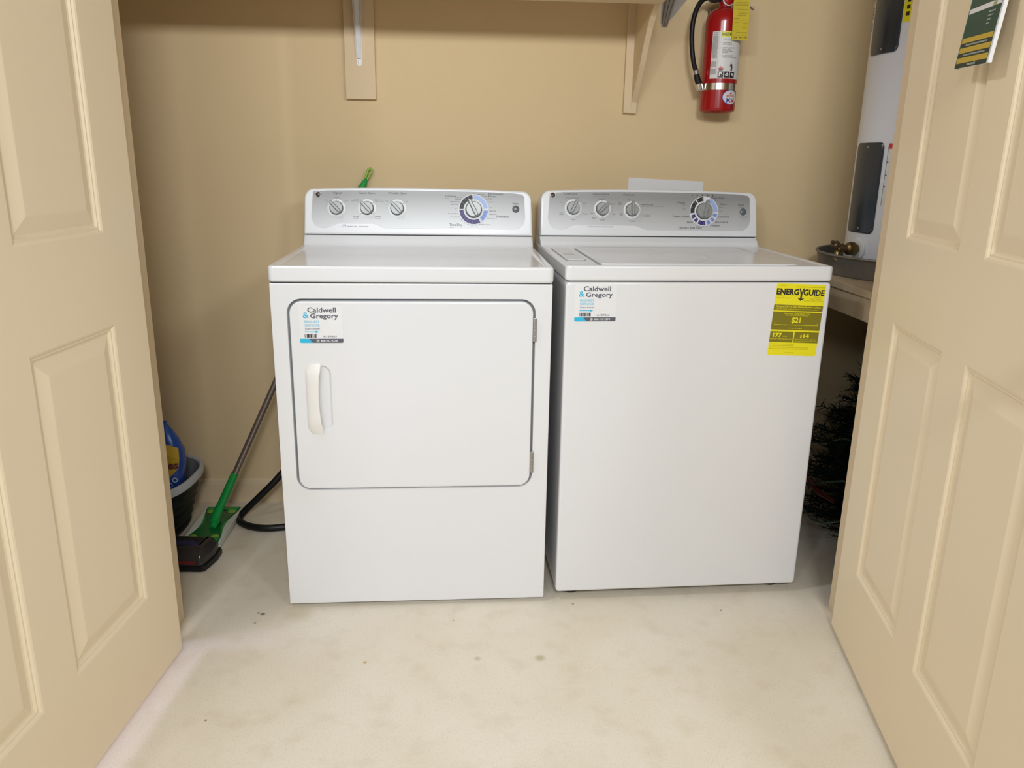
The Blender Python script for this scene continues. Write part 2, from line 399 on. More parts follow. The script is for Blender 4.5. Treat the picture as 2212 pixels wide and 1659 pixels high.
    kb.loft([[(a, b_, .015) for a, b_ in g], [(a*.9, b_*.99, .0215) for a, b_ in g], [(a*.55, b_*.95, .026-.09*max(0, b_-.008)) for a, b_ in g]], 0, G)
    kb.build('cycle_dial', [KNOB, WPRT, DARK, BLK, NAVY, LBLUE, MBLUE, LGREY], c, 35)
    sb = MB(); T = F @ M.Translation((*spec['start'], .0009))
    sb.lathe([(.0105, 0), (.0105, .0015), (.0098, .0022), (.0092, .0016), (.0088, .0024), (.006, .0036), (.002, .0041)], 32, 0, T)
    sb.build('start_button', GREYB, c, 40)
    lt = MB()
    for (s_, x, v, wd, ht, mi, al) in spec['text']:
        lt.text(s_, x, v, wd, ht, .0012, mi, F, .012 if mi == 0 else 0, al)
    for (kx, kv, angs) in spec['ticks']:
        for a in angs:
            a = R(a); e = V((sin(a), cos(a), 0)); s_ = V((cos(a), -sin(a), 0))*.0006; o_ = V((kx, kv, .0019))
            p0 = o_+e*.0218; p1 = o_+e*.0252
            lt.add([p0-s_, p0+s_, p1+s_, p1-s_], [(3, 2, 1, 0)], 0, F)
    for f_ in spec.get('extra', ()): f_(lt, F)
    lt.build('lettering', [GREY, LGREY, NAVY, PINK, BLK, MBLUE], c, None, False)
    return c
GREYB = mat('grey_button', (.12, .135, .145), .3, noise=(40, .2, (.14, .15, .16)))

def slab_lid(mb, hx, y1, z0, z1, rim, front_rim, rec):
    L0 = rrect(-hx, hx, 0, y1, (.014, .014, .004, .004), 5)
    def lp(o_, z): return [(x, y, z) for x, y in (inset(L0, o_) if o_ else L0)]
    def lr(x_, yf, z, rad):
        return [(x, y, z) for x, y in rrect(-hx+x_, hx-x_, yf, y1-.004, (rad, rad, .004, .004), 5)]
    mb.loft([lp(.003, z0), lp(.0005, z0+.0025), lp(0, z0+.006), lp(0, z1-.006), lp(.0012, z1-.0025), lp(.0035, z1-.0006), lp(.006, z1),
             lr(rim, front_rim, z1, .012), lr(rim+.004, front_rim+.003, z1-rec*.35, .012), lr(rim+.010, front_rim+.008, z1-rec, .010)])
    return mb

def riser(mb, hx, y0, z0, ys, zs, yb):
    pr = [(y0-.020, z0-.004), (y0-.020, z0+.0003), (y0-.010, z0+.0012), (y0-.003, z0+.0045), (y0+.004, z0+.011), (y0+.010, z0+.019), (ys-.002, zs-.006), (ys+.0005, zs-.0022), (ys+.004, zs-.0006), (yb, zs-.0006), (yb, z0-.004)]
    n = len(pr)
    def lp(x, k): return [(x, y+(0 if i in (0, n-1, n-2) else k), z-(k*.3 if 0 < i < n-2 else 0)) for i, (y, z) in enumerate(pr)]
    mb.loft([lp(-hx, .004), lp(-hx+.003, .001), lp(-hx+.008, 0), lp(hx-.008, 0), lp(hx-.003, .001), lp(hx, .004)])
    return mb

def service_label(parent, x0, z0, y, number, k=.0918e-3):
    """rental company's service sticker; units as measured (u right, v down); y: the face it sticks to"""
    T = M.Translation((x0, y, z0)) @ XZ; mb = MB()
    def X(u): return (u-270)*k
    def Z(v): return (1350-v)*k
    mb.prism(rrect(X(270), X(1410), Z(1350), Z(345), .003, 4), -.0002, .0002, 0, T)
    h = .0005
    mb.text('Caldwell', X(495), Z(522), X(1245)-X(495), .0125, h, 1, T, .022)
    mb.text('Gregory', X(565), Z(680), X(1300)-X(565), .0120, h, 1, T, .022)
    mb.text('&', X(372), Z(676), X(530)-X(372), .0150, h, 2, T, .012)
    mb.text('REQUEST', X(410), Z(803), X(800)-X(410), .0056, h, 3, T, .02)
    mb.text('SERVICE', X(410), Z(898), X(800)-X(410), .0056, h, 3, T, .02)
    mb.text('Scan here!', X(410), Z(988), X(800)-X(410), .0048, h, 1, T, .006, 'l', .2)
    mb.plate([(X(405), Z(1062)), (X(690), Z(1062)), (X(690), Z(1085)), (X(785), Z(1050)), (X(690), Z(1018)), (X(690), Z(1040)), (X(405), Z(1040))], (), h, 2, T)
    u = 400
    for wd, gp in ((14, 16), (10, 14), (22, 10), (34, 8), (12, 10), (28, 16), (10, 12), (16, 18), (10, 10), (26, 8), (12, 6)):
        mb.plate([(X(u), Z(1210)), (X(u+wd), Z(1210)), (X(u+wd), Z(1110)), (X(u), Z(1110))], (), h, 4, T); u += wd+gp
    mb.text(number, X(885), Z(1202), X(1240)-X(885), .0052, h, 1, T, 0)
    bar = rrect(X(270), X(1410), Z(1350), Z(1237), (.003, .003, 0, 0), 4)
    mb.plate(bar, (), .0004, 1, T)
    mb.plate([(X(270), Z(1325)), (X(278), Z(1343)), (X(300), Z(1350)), (X(605), Z(1350)), (X(510), Z(1237)), (X(270), Z(1237))], (), .0006, 2, T)
    mb.plate(circ(X(742), Z(1294), .0034, 20), [circ(X(742), Z(1294), .0024, 20)], .0007, 0, T)
    mb.plate(circ(X(742), Z(1294), .0013, 10), (), .0007, 0, T)
    mb.text('800.927.9274', X(820), Z(1314), X(1255)-X(820), .0046, .0007, 0, T, .02)
    return mb.build('service_label', [WPRT, SLATE, CYAN, CYANL, BLK], parent, None, False)
CYANL = mat('pale_cyan_print', (.20, .55, .70), .45, noise=(50, .2, (.2, .52, .68)))

# ---- dryer
DRY = thing('dryer', 'white front-loading dryer with a rectangular hinged door, left of the washer', 'dryer', (0, 0, 0), .0816)
mb = MB()
DX0, DX1, DZ0, DZ1 = -.3035, .3010, .340, .8365
hole = rrect(DX0, DX1, DZ0, DZ1, .036, 8)
CB = .3412; zb, ztp = .0125, .8738
out_ = rrect(-CB, CB, zb, ztp, .003, 2)
bk = inset(out_, 0)
mb.plate(inset(out_, .003), [hole], 0, 0, M.Translation((0, .003, 0)) @ XZ)
mb.loft([[(x, .585, z) for x, z in out_], [(x, .0055, z) for x, z in out_], [(x, .0035, z) for x, z in inset(out_, .001)], [(x, .003, z) for x, z in inset(out_, .003)]], cap=(True, False))
mb.loft([[(x, .003, z) for x, z in hole], [(x, .006, z) for x, z in inset(hole, .001)], [(x, .024, z) for x, z in inset(hole, .001)]], cap=(False, False))
mb.build('cabinet', ENAM, DRY, 40)
sl_ = MB(); sl_.prism(rrect(DX0+.0008, DX1-.0008, DZ0+.0008, DZ1-.0008, .035, 8), -.024, -.016, 0, XZ)
sl_.build('door_seal', SEAL, DRY, 40)
# door with hand cup and handle
dr = MB(); dl = rrect(DX0+.006, DX1-.006, DZ0+.004, DZ1-.006, .031, 8)
cup = rrect(-.240, -.2035, .500, .672, (.011, .023, .023, .011), 6)
Tz = M.Translation((0, .0005, 0)) @ XZ
dr.plate(inset(dl, .004), [cup], 0, 0, Tz)
dr.loft([[(x, y, -.0155) for x, y in dl], [(x, y, -.004) for x, y in dl], [(x, y, -.0012) for x, y in inset(dl, .0012)], [(x, y, 0) for x, y in inset(dl, .004)]], 0, Tz, (True, False))
cs = [[(x, y, 0) for x, y in cup]]
for o_, h_ in ((.0012, -.0008), (.004, -.0040), (.007, -.0065)): cs.append([(x, y, h_) for x, y in inset(cup, o_)])
dr.loft(cs, 0, Tz, (False, True))
DOOR = dr.build('door', ENAM, DRY, 40)
hd = MB(); lps = []
for k in range(13):
    t = k/12; z = .4945+(.676-.4945)*t; e = min(1, 4*t+.15, 4*(1-t)+.15); bow = sin(pi*t)
    xr_ = -.2275-.006*bow; xl_ = -.2668+.010*(1-min(1, 9*t, 9*(1-t)))**2; hh = .004+.009*min(1, 6*t, 6*(1-t))
    lps.append([(xl_, z, 0), (xl_+.001, z, hh*.35), (xl_+.010, z, hh*.72), (xr_-.010, z, hh*.98), (xr_-.002, z, hh*.95), (xr_, z, hh*.7), (xr_-.003, z, 0)])
hd.loft(lps, 0, Tz)
hd.warp(lambda p: (p.x, p.y, p.z))
tag(hd.build('door_handle', OFFW, DOOR, 50), 'off-white pull handle')
for z0_, z1_ in ((.7306, .790), (.381, .4386)):
    hg = MB(); n_k = 4; L_ = (z1_-z0_)/n_k
    for k in range(n_k): hg.lathe([(.0030, z0_+k*L_+.0006), (.0036, z0_+k*L_+.0014), (.0036, z0_+(k+1)*L_-.0014), (.0030, z0_+(k+1)*L_-.0006)], 14, 0, M.Translation((.2995, -.0005, 0)))
    hg.box((.2945, .0005, z0_), (.3045, .006, z1_), .0006)
    hg.build('hinge', STEEL, DRY, 40)
service_label(DOOR, -.2746, .7283, -.0001+.0005, 'A189865', .0912e-3)
ld = slab_lid(MB(), .3435, .585, .8768, .915, .016, .010, .0045)
ld.build('lid', ENAM, DRY, 40)
MB().box((-.337, .006, .870), (.337, .57, .880)).build('lid_gap_filler', DARK, DRY, None)  # dark filler block: the shade in the gap under the lid, put in as colour
rs = riser(MB(), .3410, .4871, .9105, .5062, .9429, .585); rs.build('backsplash_base', ENAM, DRY, 40)
MB().box((-.335, .512, .938), (.335, .575, .950)).build('console_gap_filler', DARK, DRY, None)  # dark filler behind the console seam, its shade given as a dark colour
ft = [(sx*.30, y) for sx in (-1, 1) for y in (.05, .53)]
for x, y in ft: MB().lathe([(.016, 0), (.018, .002), (.018, .009), (.008, .0105), (.008, .02)], 16, 0, M.Translation((x, y, 0))).build('levelling_foot', DARK, DRY, 40)
G_, L_g, BK = 0, 1, 4
def swirl(lt, F):
    T = F @ M.Translation((-.2235, .0268, .0012))
    for s_ in (1, -1):
        n = 10; vs = []
        for k in range(n+1):
            a = (k/n)*pi*1.05+(0 if s_ > 0 else pi)-.5; wdt = .0016*sin(pi*min(1, k/n+.05))
            for q in (.0038-wdt*.5, .0038+wdt*.5): vs.append((q*1.45*cos(a), q*.85*sin(a), 0))
        lt.add(vs, [(2*k, 2*k+1, 2*k+3, 2*k+2) for k in range(n)], 2 if s_ > 0 else 5, T)
dspec = dict(ys=.5062, zs=.9429, yt=.5312, zt=1.0763, xb=.3405, xt=.3375, yback=.578, hw=.3178, wave=(-.275, -.236, -.142, -.096),
    badge=(-.2967, .1178), knobs=[(-.2441, .0790, R(43)), (-.1544, .0795, R(43)), (-.0656, .0795, R(43))],
    dial=(.1625, .0788), dial_ang=R(27), start=(.2894, .0815),
    arcs=[(-88, -5, 3, (-75, -58, -40, -24)), (0, 85, 5, ()), (93, 142, 6, (103, 117, 131)), (152, 268, 4, (160, 173, 186, 199, 212, 226, 240, 254))],
    ticks=[(-.2441, .079, (-50, 0, 50)), (-.1544, .0795, (-50, 50, 132, -132)), (-.0656, .0795, (-50, 50))],
    text=[('Signal', -.2406, .1205, .0245, .0058, 0, 'c'), ('Fabric Care', -.1545, .1210, .0475, .0058, 0, 'c'), ('Wrinkle Care', -.0650, .1215, .0540, .0058, 0, 'c'),
          ('Medium', -.2425, .1080, .0155, .0035, 1, 'c'), ('Off', -.272, .0990, .0060, .0035, 1, 'c'), ('Loud', -.2155, .0990, .0105, .0035, 1, 'c'),
          ('Cottons', -.178, .1030, .0150, .0030, 1, 'r'), ('High Heat', -.178, .0990, .0230, .0030, 1, 'r'),
          ('Easy Care', -.1305, .1030, .0200, .0030, 1, 'l'), ('Medium Heat', -.1305, .0990, .0250, .0030, 1, 'l'),
          ('Air Fluff', -.178, .0535, .0170, .0035, 0, 'r'), ('No Heat', -.180, .0485, .0150, .0030, 1, 'r'),
          ('Delicates', -.1315, .0535, .0180, .0035, 0, 'l'), ('Low Heat', -.1315, .0485, .0180, .0030, 1, 'l'),
          ('Off', -.096, .0990, .0060, .0035, 1, 'c'), ('On', -.037, .0990, .0060, .0035, 1, 'c'),
          ('Cottons', .0775, .1150, .0320, .0062, 0, 'l'), ('Sensor', .0785, .1105, .0110, .0025, 1, 'l'),
          ('Energy Saver', .129, .1125, .0230, .0028, 1, 'r'), ('Less Dry', .125, .1065, .0190, .0034, 0, 'r'), ('Optimum Dry', .1205, .1000, .0290, .0034, 0, 'r'), ('More Dry', .116, .0925, .0200, .0034, 0, 'r'),
          ('Off', .112, .0795, .0055, .0034, 1, 'r'), ('Quick Fluff 10', .116, .0650, .0300, .0034, 1, 'r'), ('Dewrinkle 20', .121, .0550, .0280, .0034, 1, 'r'),
          ('30', .126, .0460, .0045, .0032, 1, 'c'), ('40', .135, .0375, .0045, .0032, 1, 'c'), ('50', .146, .0330, .0045, .0032, 1, 'c'), ('60', .157, .0300, .0045, .0032, 1, 'c'), ('70', .169, .0305, .0045, .0032, 1, 'c'),
          ('80 Heavy Duty', .178, .0335, .0330, .0034, 1, 'l'), ('Time Dry', .0895, .0300, .0380, .0075, 0, 'l'), ('Minutes', .0890, .0245, .0130, .0025, 1, 'l'),
          ('Off', .1625, .1255, .0050, .0032, 1, 'c'), ('More Dry', .1755, .1225, .0200, .0034, 0, 'l'), ('Less Dry', .1875, .1165, .0175, .0034, 0, 'l'), ('Damp Dry', .1985, .1078, .0200, .0030, 1, 'l'), ('Energy Saver', .2045, .1010, .0230, .0030, 1, 'l'),
          ('Permanent', .2070, .1235, .0445, .0058, 0, 'l'), ('Press', .2070, .1160, .0215, .0058, 0, 'l'), ('Sensor', .2070, .1115, .0120, .0025, 1, 'l'),
          ('Off', .2105, .0835, .0060, .0034, 1, 'l'), ('More Dry', .2105, .0740, .0200, .0034, 0, 'l'), ('Less Dry', .2105, .0640, .0175, .0034, 0, 'l'), ('Energy Saver', .2030, .0520, .0240, .0030, 1, 'l'),
          ('Delicates', .2310, .0560, .0390, .0066, 0, 'l'), ('Start', .2885, .0955, .0180, .0060, 0, 'c'),
          ('sensor dry', -.213, .0245, .0285, .0038, 1, 'l'), ('technology', -.180, .0248, .0300, .0030, 1, 'l')], extra=[swirl])
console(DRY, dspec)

# ---- washer
WX, WY, WA = .7121, .0677, .1026
WSH = thing('washer', 'white top-loading washer with a yellow energy label on its front, right of the dryer', 'washer', (WX, WY, 0), WA)
mb = MB(); mb.box((-.3400, .030, .030), (.3400, .60, .8795), .002)
mb.build('cabinet', ENAM, WSH, 40)
fp = MB(); fo = rrect(-.3412, .3412, .0262, .8795, .010, 5)
fp.loft([[(x, .028, z) for x, z in fo], [(x, .0095, z) for x, z in fo], [(x, .0055, z) for x, z in inset(fo, .0012)], [(x, .0035, z) for x, z in inset(fo, .0035)], [(x, .003, z) for x, z in inset(fo, .007)]])
FP = fp.build('front_panel', ENAM, WSH, 40)
for x, y in [(sx*.29, y) for sx in (-1, 1) for y in (.06, .55)]:
    MB().lathe([(.018, 0), (.021, .003), (.021, .012), (.009, .015), (.009, .034)], 16, 0, M.Translation((x, y, 0))).build('levelling_foot', DARK, WSH, 40)
service_label(FP, -.3178, .7808, .003, 'A189866')
MB().box((-.334, .008, .876), (.334, .58, .886)).build('lid_gap_filler', DARK, WSH, None)  # dark filler, colours in the shade of the gap below the top deck
ld = slab_lid(MB(), .3435, .60, .8825, .920, .013, .012, .004); ld.build('top_deck', ENAM, WSH, 40)
# loading lid
lo_ = rrect(-.248, .262, .022, .436, .022, 6); lb = MB()
lb.loft([[(x, y, .912) for x, y in lo_], [(x, y, .9205) for x, y in lo_], [(x, y, .9222) for x, y in inset(lo_, .0015)], [(x, y, .9228) for x, y in inset(lo_, .004)],
         [(x, y, .9228) for x, y in inset(lo_, .016)], [(x, y, .9215) for x, y in inset(lo_, .020)]])
LID = lb.build('loading_lid', ENAM, WSH, 40)
el = circ(.0, .20, .085, 40, .095)
MB().loft([[(x, y, .9212) for x, y in el], [(x, y, .9222) for x, y in inset(el, .003)], [(x, y, .9222) for x, y in inset(el, .006)], [(x, y, .9214) for x, y in inset(el, .009)]], cap=(False, False)).build('lid_emboss', ENAM, LID, 40)
lg = MB(); lg.plate(inset(lo_, -.003), [lo_], .9164, 0); lg.build('lid_seam', SEAL, WSH, None)
nb = MB(); nb.plate(rrect(.222, .262, .008, .0185, .005, 4), (), .9203); nb.build('finger_notch', WPLA, WSH, None)
# dispenser cover left of the lid
dc = MB(); do = rrect(-.318, -.268, .140, .425, .008, 4)
dc.loft([[(x, y, .9155) for x, y in do], [(x, y, .9178) for x, y in do], [(x, y, .9186) for x, y in inset(do, .001)]])
DC = dc.build('dispenser_cover', WPLA, WSH, 40)
dg_ = MB(); dg_.plate(inset(do, -.0018), [do], .9168); dg_.build('cover_seam', SEAL, DC, None)
dt = MB(); dt.text('BLEACH', -.293, .27, .026, .012, .9189, 0, None, 0, 'c'); dt.text('DISPENSER', -.293, .245, .030, .009, .9189, 0, None, 0, 'c'); dt.build('lettering', LGREY, DC, None, False)
rs = riser(MB(), .3410, .4800, .916, .5024, .9448, .60); rs.build('backsplash_base', ENAM, WSH, 40)
MB().box((-.335, .508, .940), (.335, .590, .952)).build('console_gap_filler', DARK, WSH, None)  # dark filler block, shade of the seam below the console put in as colour
def wextra(lt, F):
    for k in range(5):
        x = .1305+k*.0165
        lt.plate(circ(x, .1265, .0017, 10), (), .0014, 4, F)
    n = 12; vs = []
    for k in range(n+1):
        a = R(52+k*4.6)
        for q in (.0228, .0240): vs.append((-.0578+q*sin(a), .0815+q*cos(a), .0020))
    lt.add(vs, [(2*k, 2*k+1, 2*k+3, 2*k+2)[::-1] for k in range(n)], 3, F)
wspec = dict(ys=.5024, zs=.9448, yt=.5293, zt=1.0807, xb=.3405, xt=.3380, yback=.592, hw=.3170, wave=(-.268, -.236, -.055, -.006),
    badge=(-.3025, .1225), knobs=[(-.2400, .0850, R(-26)), (-.1499, .0835, R(-47)), (-.0578, .0815, R(0))],
    dial=(.1690, .0800), dial_ang=R(-13), start=(.2934, .0790),
    arcs=[(-100, -42, 3, (-96, -74, -50)), (-36, -4, 3, (-31, -9)), (24, 94, 5, ()), (101, 118, 6, (110,)), (125, 142, 6, (134,)), (149, 166, 6, (158,)), (173, 208, 4, (180, 201)), (215, 229, 4, (222,)), (236, 252, 4, (244,))],
    ticks=[(-.2400, .0850, (62, 118, 180, 242, 298)), (-.1499, .0835, (-2, 58, 118, 180, 218, 242)), (-.0578, .0815, (180, 242, 298))],
    text=[('Load Size', -.2475, .1255, .0400, .0060, 0, 'c'), ('Temperature', -.1570, .1255, .0550, .0060, 0, 'c'), ('cold rinse on all cycles', -.1570, .1205, .0400, .0028, 1, 'c'), ('Options', -.0685, .1245, .0340, .0060, 0, 'c'),
          ('Auto Load Sensing', -.2430, .1140, .0400, .0038, 1, 'c'), ('Max', -.272, .1000, .0080, .0038, 1, 'r'), ('Small', -.210, .0985, .0110, .0038, 1, 'l'), ('Medium', -.2095, .0665, .0150, .0038, 0, 'l'),
          ('Large', -.240, .0500, .0120, .0038, 0, 'c'), ('Super', -.270, .0700, .0110, .0034, 1, 'r'), ('Large', -.270, .0650, .0120, .0038, 0, 'r'),
          ('Tap Cold', -.1530, .1115, .0190, .0038, 0, 'c'), ('Cold', -.1225, .0970, .0090, .0038, 0, 'l'), ('Cool', -.1185, .0660, .0090, .0038, 0, 'l'), ('Colors', -.1495, .0490, .0140, .0038, 0, 'c'), ('Warm', -.170, .0540, .0130, .0038, 0, 'r'), ('Hot', -.178, .0680, .0080, .0038, 0, 'r'),
          ('Off', -.066, .1095, .0060, .0036, 0, 'r'), ('Extra', -.0905, .1010, .0090, .0036, 0, 'r'), ('Rinse', -.0905, .0965, .0110, .0036, 0, 'r'), ('Deep', -.0870, .0690, .0090, .0036, 0, 'r'), ('Fill', -.0870, .0640, .0080, .0036, 0, 'r'),
          ('Pre-Soak', -.0565, .0460, .0190, .0040, 0, 'c'), ('Deep Rinse Only', -.0280, .0960, .0370, .0038, 0, 'l'), ('fabric softener with any cycle option', -.0280, .0915, .0680, .0032, 1, 'l'), ('Use with bleach', -.0260, .0655, .0260, .0030, 1, 'l'), ('or softener', -.0260, .0610, .0260, .0030, 1, 'l'),
          ('Whites', .0830, .1025, .0250, .0056, 0, 'l'), ('Heavy', .1130, .0970, .0140, .0032, 1, 'r'), ('Light', .1130, .0850, .0120, .0032, 1, 'r'), ('Towels / Sheets', .1225, .0605, .0540, .0056, 0, 'r'), ('Jeans', .1345, .0440, .0200, .0056, 0, 'r'),
          ('Casuals / Easy Care', .1630, .0265, .0740, .0060, 0, 'r'), ('Light', .1490, .0330, .0110, .0032, 1, 'c'), ('Heavy', .1720, .0315, .0150, .0032, 1, 'c'), ('Speed Wash', .1900, .1185, .0420, .0052, 0, 'l'), ('Heavy', .2020, .1115, .0120, .0032, 1, 'l'),
          ('Colors', .2185, .0990, .0220, .0056, 0, 'l'), ('Medium', .2160, .0915, .0140, .0032, 1, 'l'), ('Light', .2160, .0790, .0100, .0032, 1, 'l'), ('Delicates', .2150, .0610, .0340, .0056, 0, 'l'), ('Hand Wash', .2060, .0440, .0400, .0056, 0, 'l'), ('Prewash', .1900, .0340, .0300, .0056, 0, 'l'),
          ('Start', .2870, .0975, .0200, .0062, 0, 'c'), ('Pause', .2900, .0920, .0130, .0030, 1, 'c'), ('Hold 3 seconds', .2940, .0625, .0290, .0030, 1, 'c'), ('to cancel', .2940, .0580, .0150, .0026, 1, 'c'),
          ('On', .1305, .1300, .0040, .0026, 1, 'c'), ('Wash', .147, .1300, .0075, .0026, 1, 'c'), ('Rinse', .1635, .1300, .0075, .0026, 1, 'c'), ('Spin', .180, .1300, .0070, .0026, 1, 'c'), ('Done', .1965, .1300, .0070, .0026, 1, 'c'),
          ('stainless steel basket high capacity', -.1950, .0285, .0790, .0036, 1, 'l')], extra=[wextra])
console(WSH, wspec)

# yellow energy label (leans a little)
en = MB(); EW, EH = .1305, .186
T = M.Translation((.1975, .003, .8775)) @ XZ @ M.Rotation(R(-2.2), 4, 'Z')
def ex(u): return u*EW
def ev(v): return -v*EH
en.prism(rrect(0, EW, -EH, 0, .005, 4), -.0002, .0003, 0, T)
def er(u0, u1, v0, v1, mi=2, h=.0005): en.plate([(ex(u0), ev(v1)), (ex(u1), ev(v1)), (ex(u1), ev(v0)), (ex(u0), ev(v0))], (), h, mi, T)
def et(s_, u, v, wu, hm, mi=1, al='l', b_=0, h=.0007): en.text(s_, ex(u), ev(v), wu*EW if wu else None, hm, h, mi, T, b_, al)
et('ENERG', .012, .150, .455, .0150, 1, 'l', .042); et('GUIDE', .985, .150, .430, .0150, 1, 'r', .042)
en.plate([(ex(.465), ev(.060)), (ex(.495), ev(.060)), (ex(.520), ev(.115)), (ex(.545), ev(.060)), (ex(.578), ev(.060)), (ex(.537), ev(.140)), (ex(.537), ev(.205)), (ex(.570), ev(.185)), (ex(.580), ev(.200)), (ex(.520), ev(.232)), (ex(.460), ev(.200)), (ex(.470), ev(.185)), (ex(.503), ev(.205)), (ex(.503), ev(.140))], (), .0007, 1, T)
et('U.S. Government', .03, .034, .17, .0024, 3); et('Federal law prohibits removal of this label before consumer purchase.', .98, .044, .58, .0024, 3, 'r')
et('Clothes Washer', .03, .178, .16, .0028, 3); et('Capacity Class: Standard', .03, .203, .27, .0028, 3)
et('Model Number', .94, .180, .16, .0028, 3, 'r'); et('Models: Standard', .93, .206, .22, .0028, 3, 'r'); et('Capacity (tub volume): 3.7 cubic feet', .98, .232, .40, .0028, 3, 'r')
er(.0, 1, .292, .372); et('Compare ONLY to other labels with yellow numbers.', .04, .327, .92, .0050, 0, 'l', .015); et('Labels with yellow numbers are based on the same test procedures.', .04, .356, .86, .0036, 0)
er(.0, 1, .388, .640); et('Estimated Yearly Energy Cost', .50, .422, .52, .0046, 0, 'c'); et('(when used with an electric water heater)', .50, .442, .46, .0030, 0, 'c')
et('$21', .49, .535, .185, .0140, 0, 'c', .03)
er(.06, .94, .5655, .5705, 0, .0007)
for k in range(5): er(.06+k*.22-.003, .06+k*.22+.003, .53 if k in (0, 4) else .563, .575 if k in (0, 4) else .580, 0, .0007)
et('Cost range not available', .49, .622, .28, .0030, 0, 'c')
er(.0, .478, .664, .815); er(.502, 1, .664, .815)
et('177', .06, .742, .185, .0105, 0, 'l', .04); et('kWh', .27, .738, .08, .0035, 0); et('Estimated Yearly Electricity Use', .01, .775, .44, .0034, 0)
et('$', .62, .742, .04, .0070, 0, 'l', .03); et('14', .69, .742, .115, .0105, 0, 'l', .04); et('Estimated Yearly Energy Cost', .75, .775, .42, .0034, 0, 'c'); et('(when used with a natural gas water heater)', .75, .797, .46, .0028, 0, 'c')
for k, (s_, wu) in enumerate((('Your cost will depend on your utility rates and use.', .50), ('Cost range based only on standard capacity models.', .50), ('Estimated operating cost based on six wash loads a week and a national average', .80), ('electricity cost of 12 cents per kWh and natural gas cost of $1.09 per therm.', .78))): et(s_, .02, .845+k*.023, wu, .0026, 3)
et('ftc.gov/energy', .45, .965, .17, .0028, 3, 'c')
OLIV2 = mat('olive_ink', (.30, .26, .01), .5, noise=(20, .2, (.33, .28, .01)))
eo = en.build('energy_label', [YEL, BLK, OLIV, OLIV2], FP, None, False)

# ---------------------------------------------------------------- shelf, brackets, paper on the back wall
sf = thing('shelf', 'long cream-painted wooden shelf across the top of the back wall', 'shelf', cw(0, 0, 1.585), CA)
MB().box((XL+.001, -.342, .066), (1.3215, -.0005, .085), .001).build('board', SHELFM, sf, None)
MB().box((XL+.001, -.342, 0), (1.3215, -.2685, .0660), .0005).build('front_rail', SHELFM, sf, None)
o = tag(cl(MB().box((.420, -.0192, 1.339), (.5105, -.0004, 1.6505), .0008).build('mounting_board', SHELFM, smooth=None)), 'short flat cream board on the wall behind the white metal shelf bracket', 'board')
def metal_bracket(name, label, x, y0, zt_, ztip, reach):
    b_ = thing(name, label, 'bracket', cw(x, y0, ztip), CA)
    h = zt_-ztip
    # wall leg
    leg = [(-.0085, 0), (.0085, 0), (.0150, h), (-.0150, h)]
    mb = MB(); ol = [(.0075*cos(a), .0075*sin(a)+.0) for a in [pi+k*pi/8 for k in range(9)]]+[(.0150, h), (-.0150, h)]
    mb.prism(ol, 0, .0016, 0, XZ); mb.build('wall_leg', WPLA, b_, 40)
    mb = MB()
    for sg in (-1, 1):                                             # pressed channel flanks, widening upward
        for (wa, wb, d0, d1) in ((.0050, .0115, .004, reach),):
            lo = [(sg*wa, -.0016, .012), (sg*(wa+.0014), -.0016, .012), (sg*(wa+.0014), -.0045, .012), (sg*wa, -.0045, .012)]
            hi = [(sg*wb, -.0016, h), (sg*(wb+.0018), -.0016, h), (sg*(wb+.0018), -d1, h), (sg*wb, -d1, h)]
            mb.loft([lo, hi])
    lo = [(-.0062, -.0035, .014), (.0062, -.0035, .014), (.0045, -.0062, .014), (-.0045, -.0062, .014)]
    hi = [(-.0115, -reach+.004, h), (.0115, -reach+.004, h), (.008, -reach, h), (-.008, -reach, h)]
    mb.loft([lo, hi]); mb.build('brace', WPLA, b_, 30)
    arm = MB().box((-.013, -.22, h-.003), (.013, 0, h-.0006), .0006); arm.build('shelf_arm', WPLA, b_, 30)
    sc = MB().lathe([(.0032, .0012), (.0030, .0026), (.0012, .0032)], 12, 0, M.Translation((0, 0, .0035)) @ M.Rotation(R(90), 4, 'X')); sc.build('screw', STEEL, b_, 30)
    return b_
metal_bracket('metal_bracket', 'white pressed-metal shelf bracket screwed to the short flat board', .4635, -.0192, 1.6505, 1.4405, .034)
# wooden bracket: wall cleat plus tapering web
wb = thing('wooden_bracket', 'tapering cream wooden shelf bracket beside the fire extinguisher', 'bracket', cw(1.2805, -.0004, 1.314), CA)
MB().box((0, -.019, 0), (.0395, 0, .336), .0008).build('wall_cleat', SHELFM, wb, None)
web = [(0, .0), (.022, .004+.028), (.0707, .0838), (.1153, .1318), (.150, .1764), (.1927, .2224), (.2255, .2476), (.2670, .2695), (.2670, .3360), (0, .3360)]
web = [(-d-.0195, z) for d, z in web]; web = [(a+.019 if i not in (0, len(web)-1) else a, z) for i, (a, z) in enumerate(web)]
web[0] = (-.0195, 0); web[-1] = (-.0195, .336)
WEBT = M(((0, 0, 1, .0235), (1, 0, 0, 0), (0, 1, 0, 0), (0, 0, 0, 1)))
MB().prism(web, 0, .0165, 0, WEBT).build('web', SHELFM, wb, None)
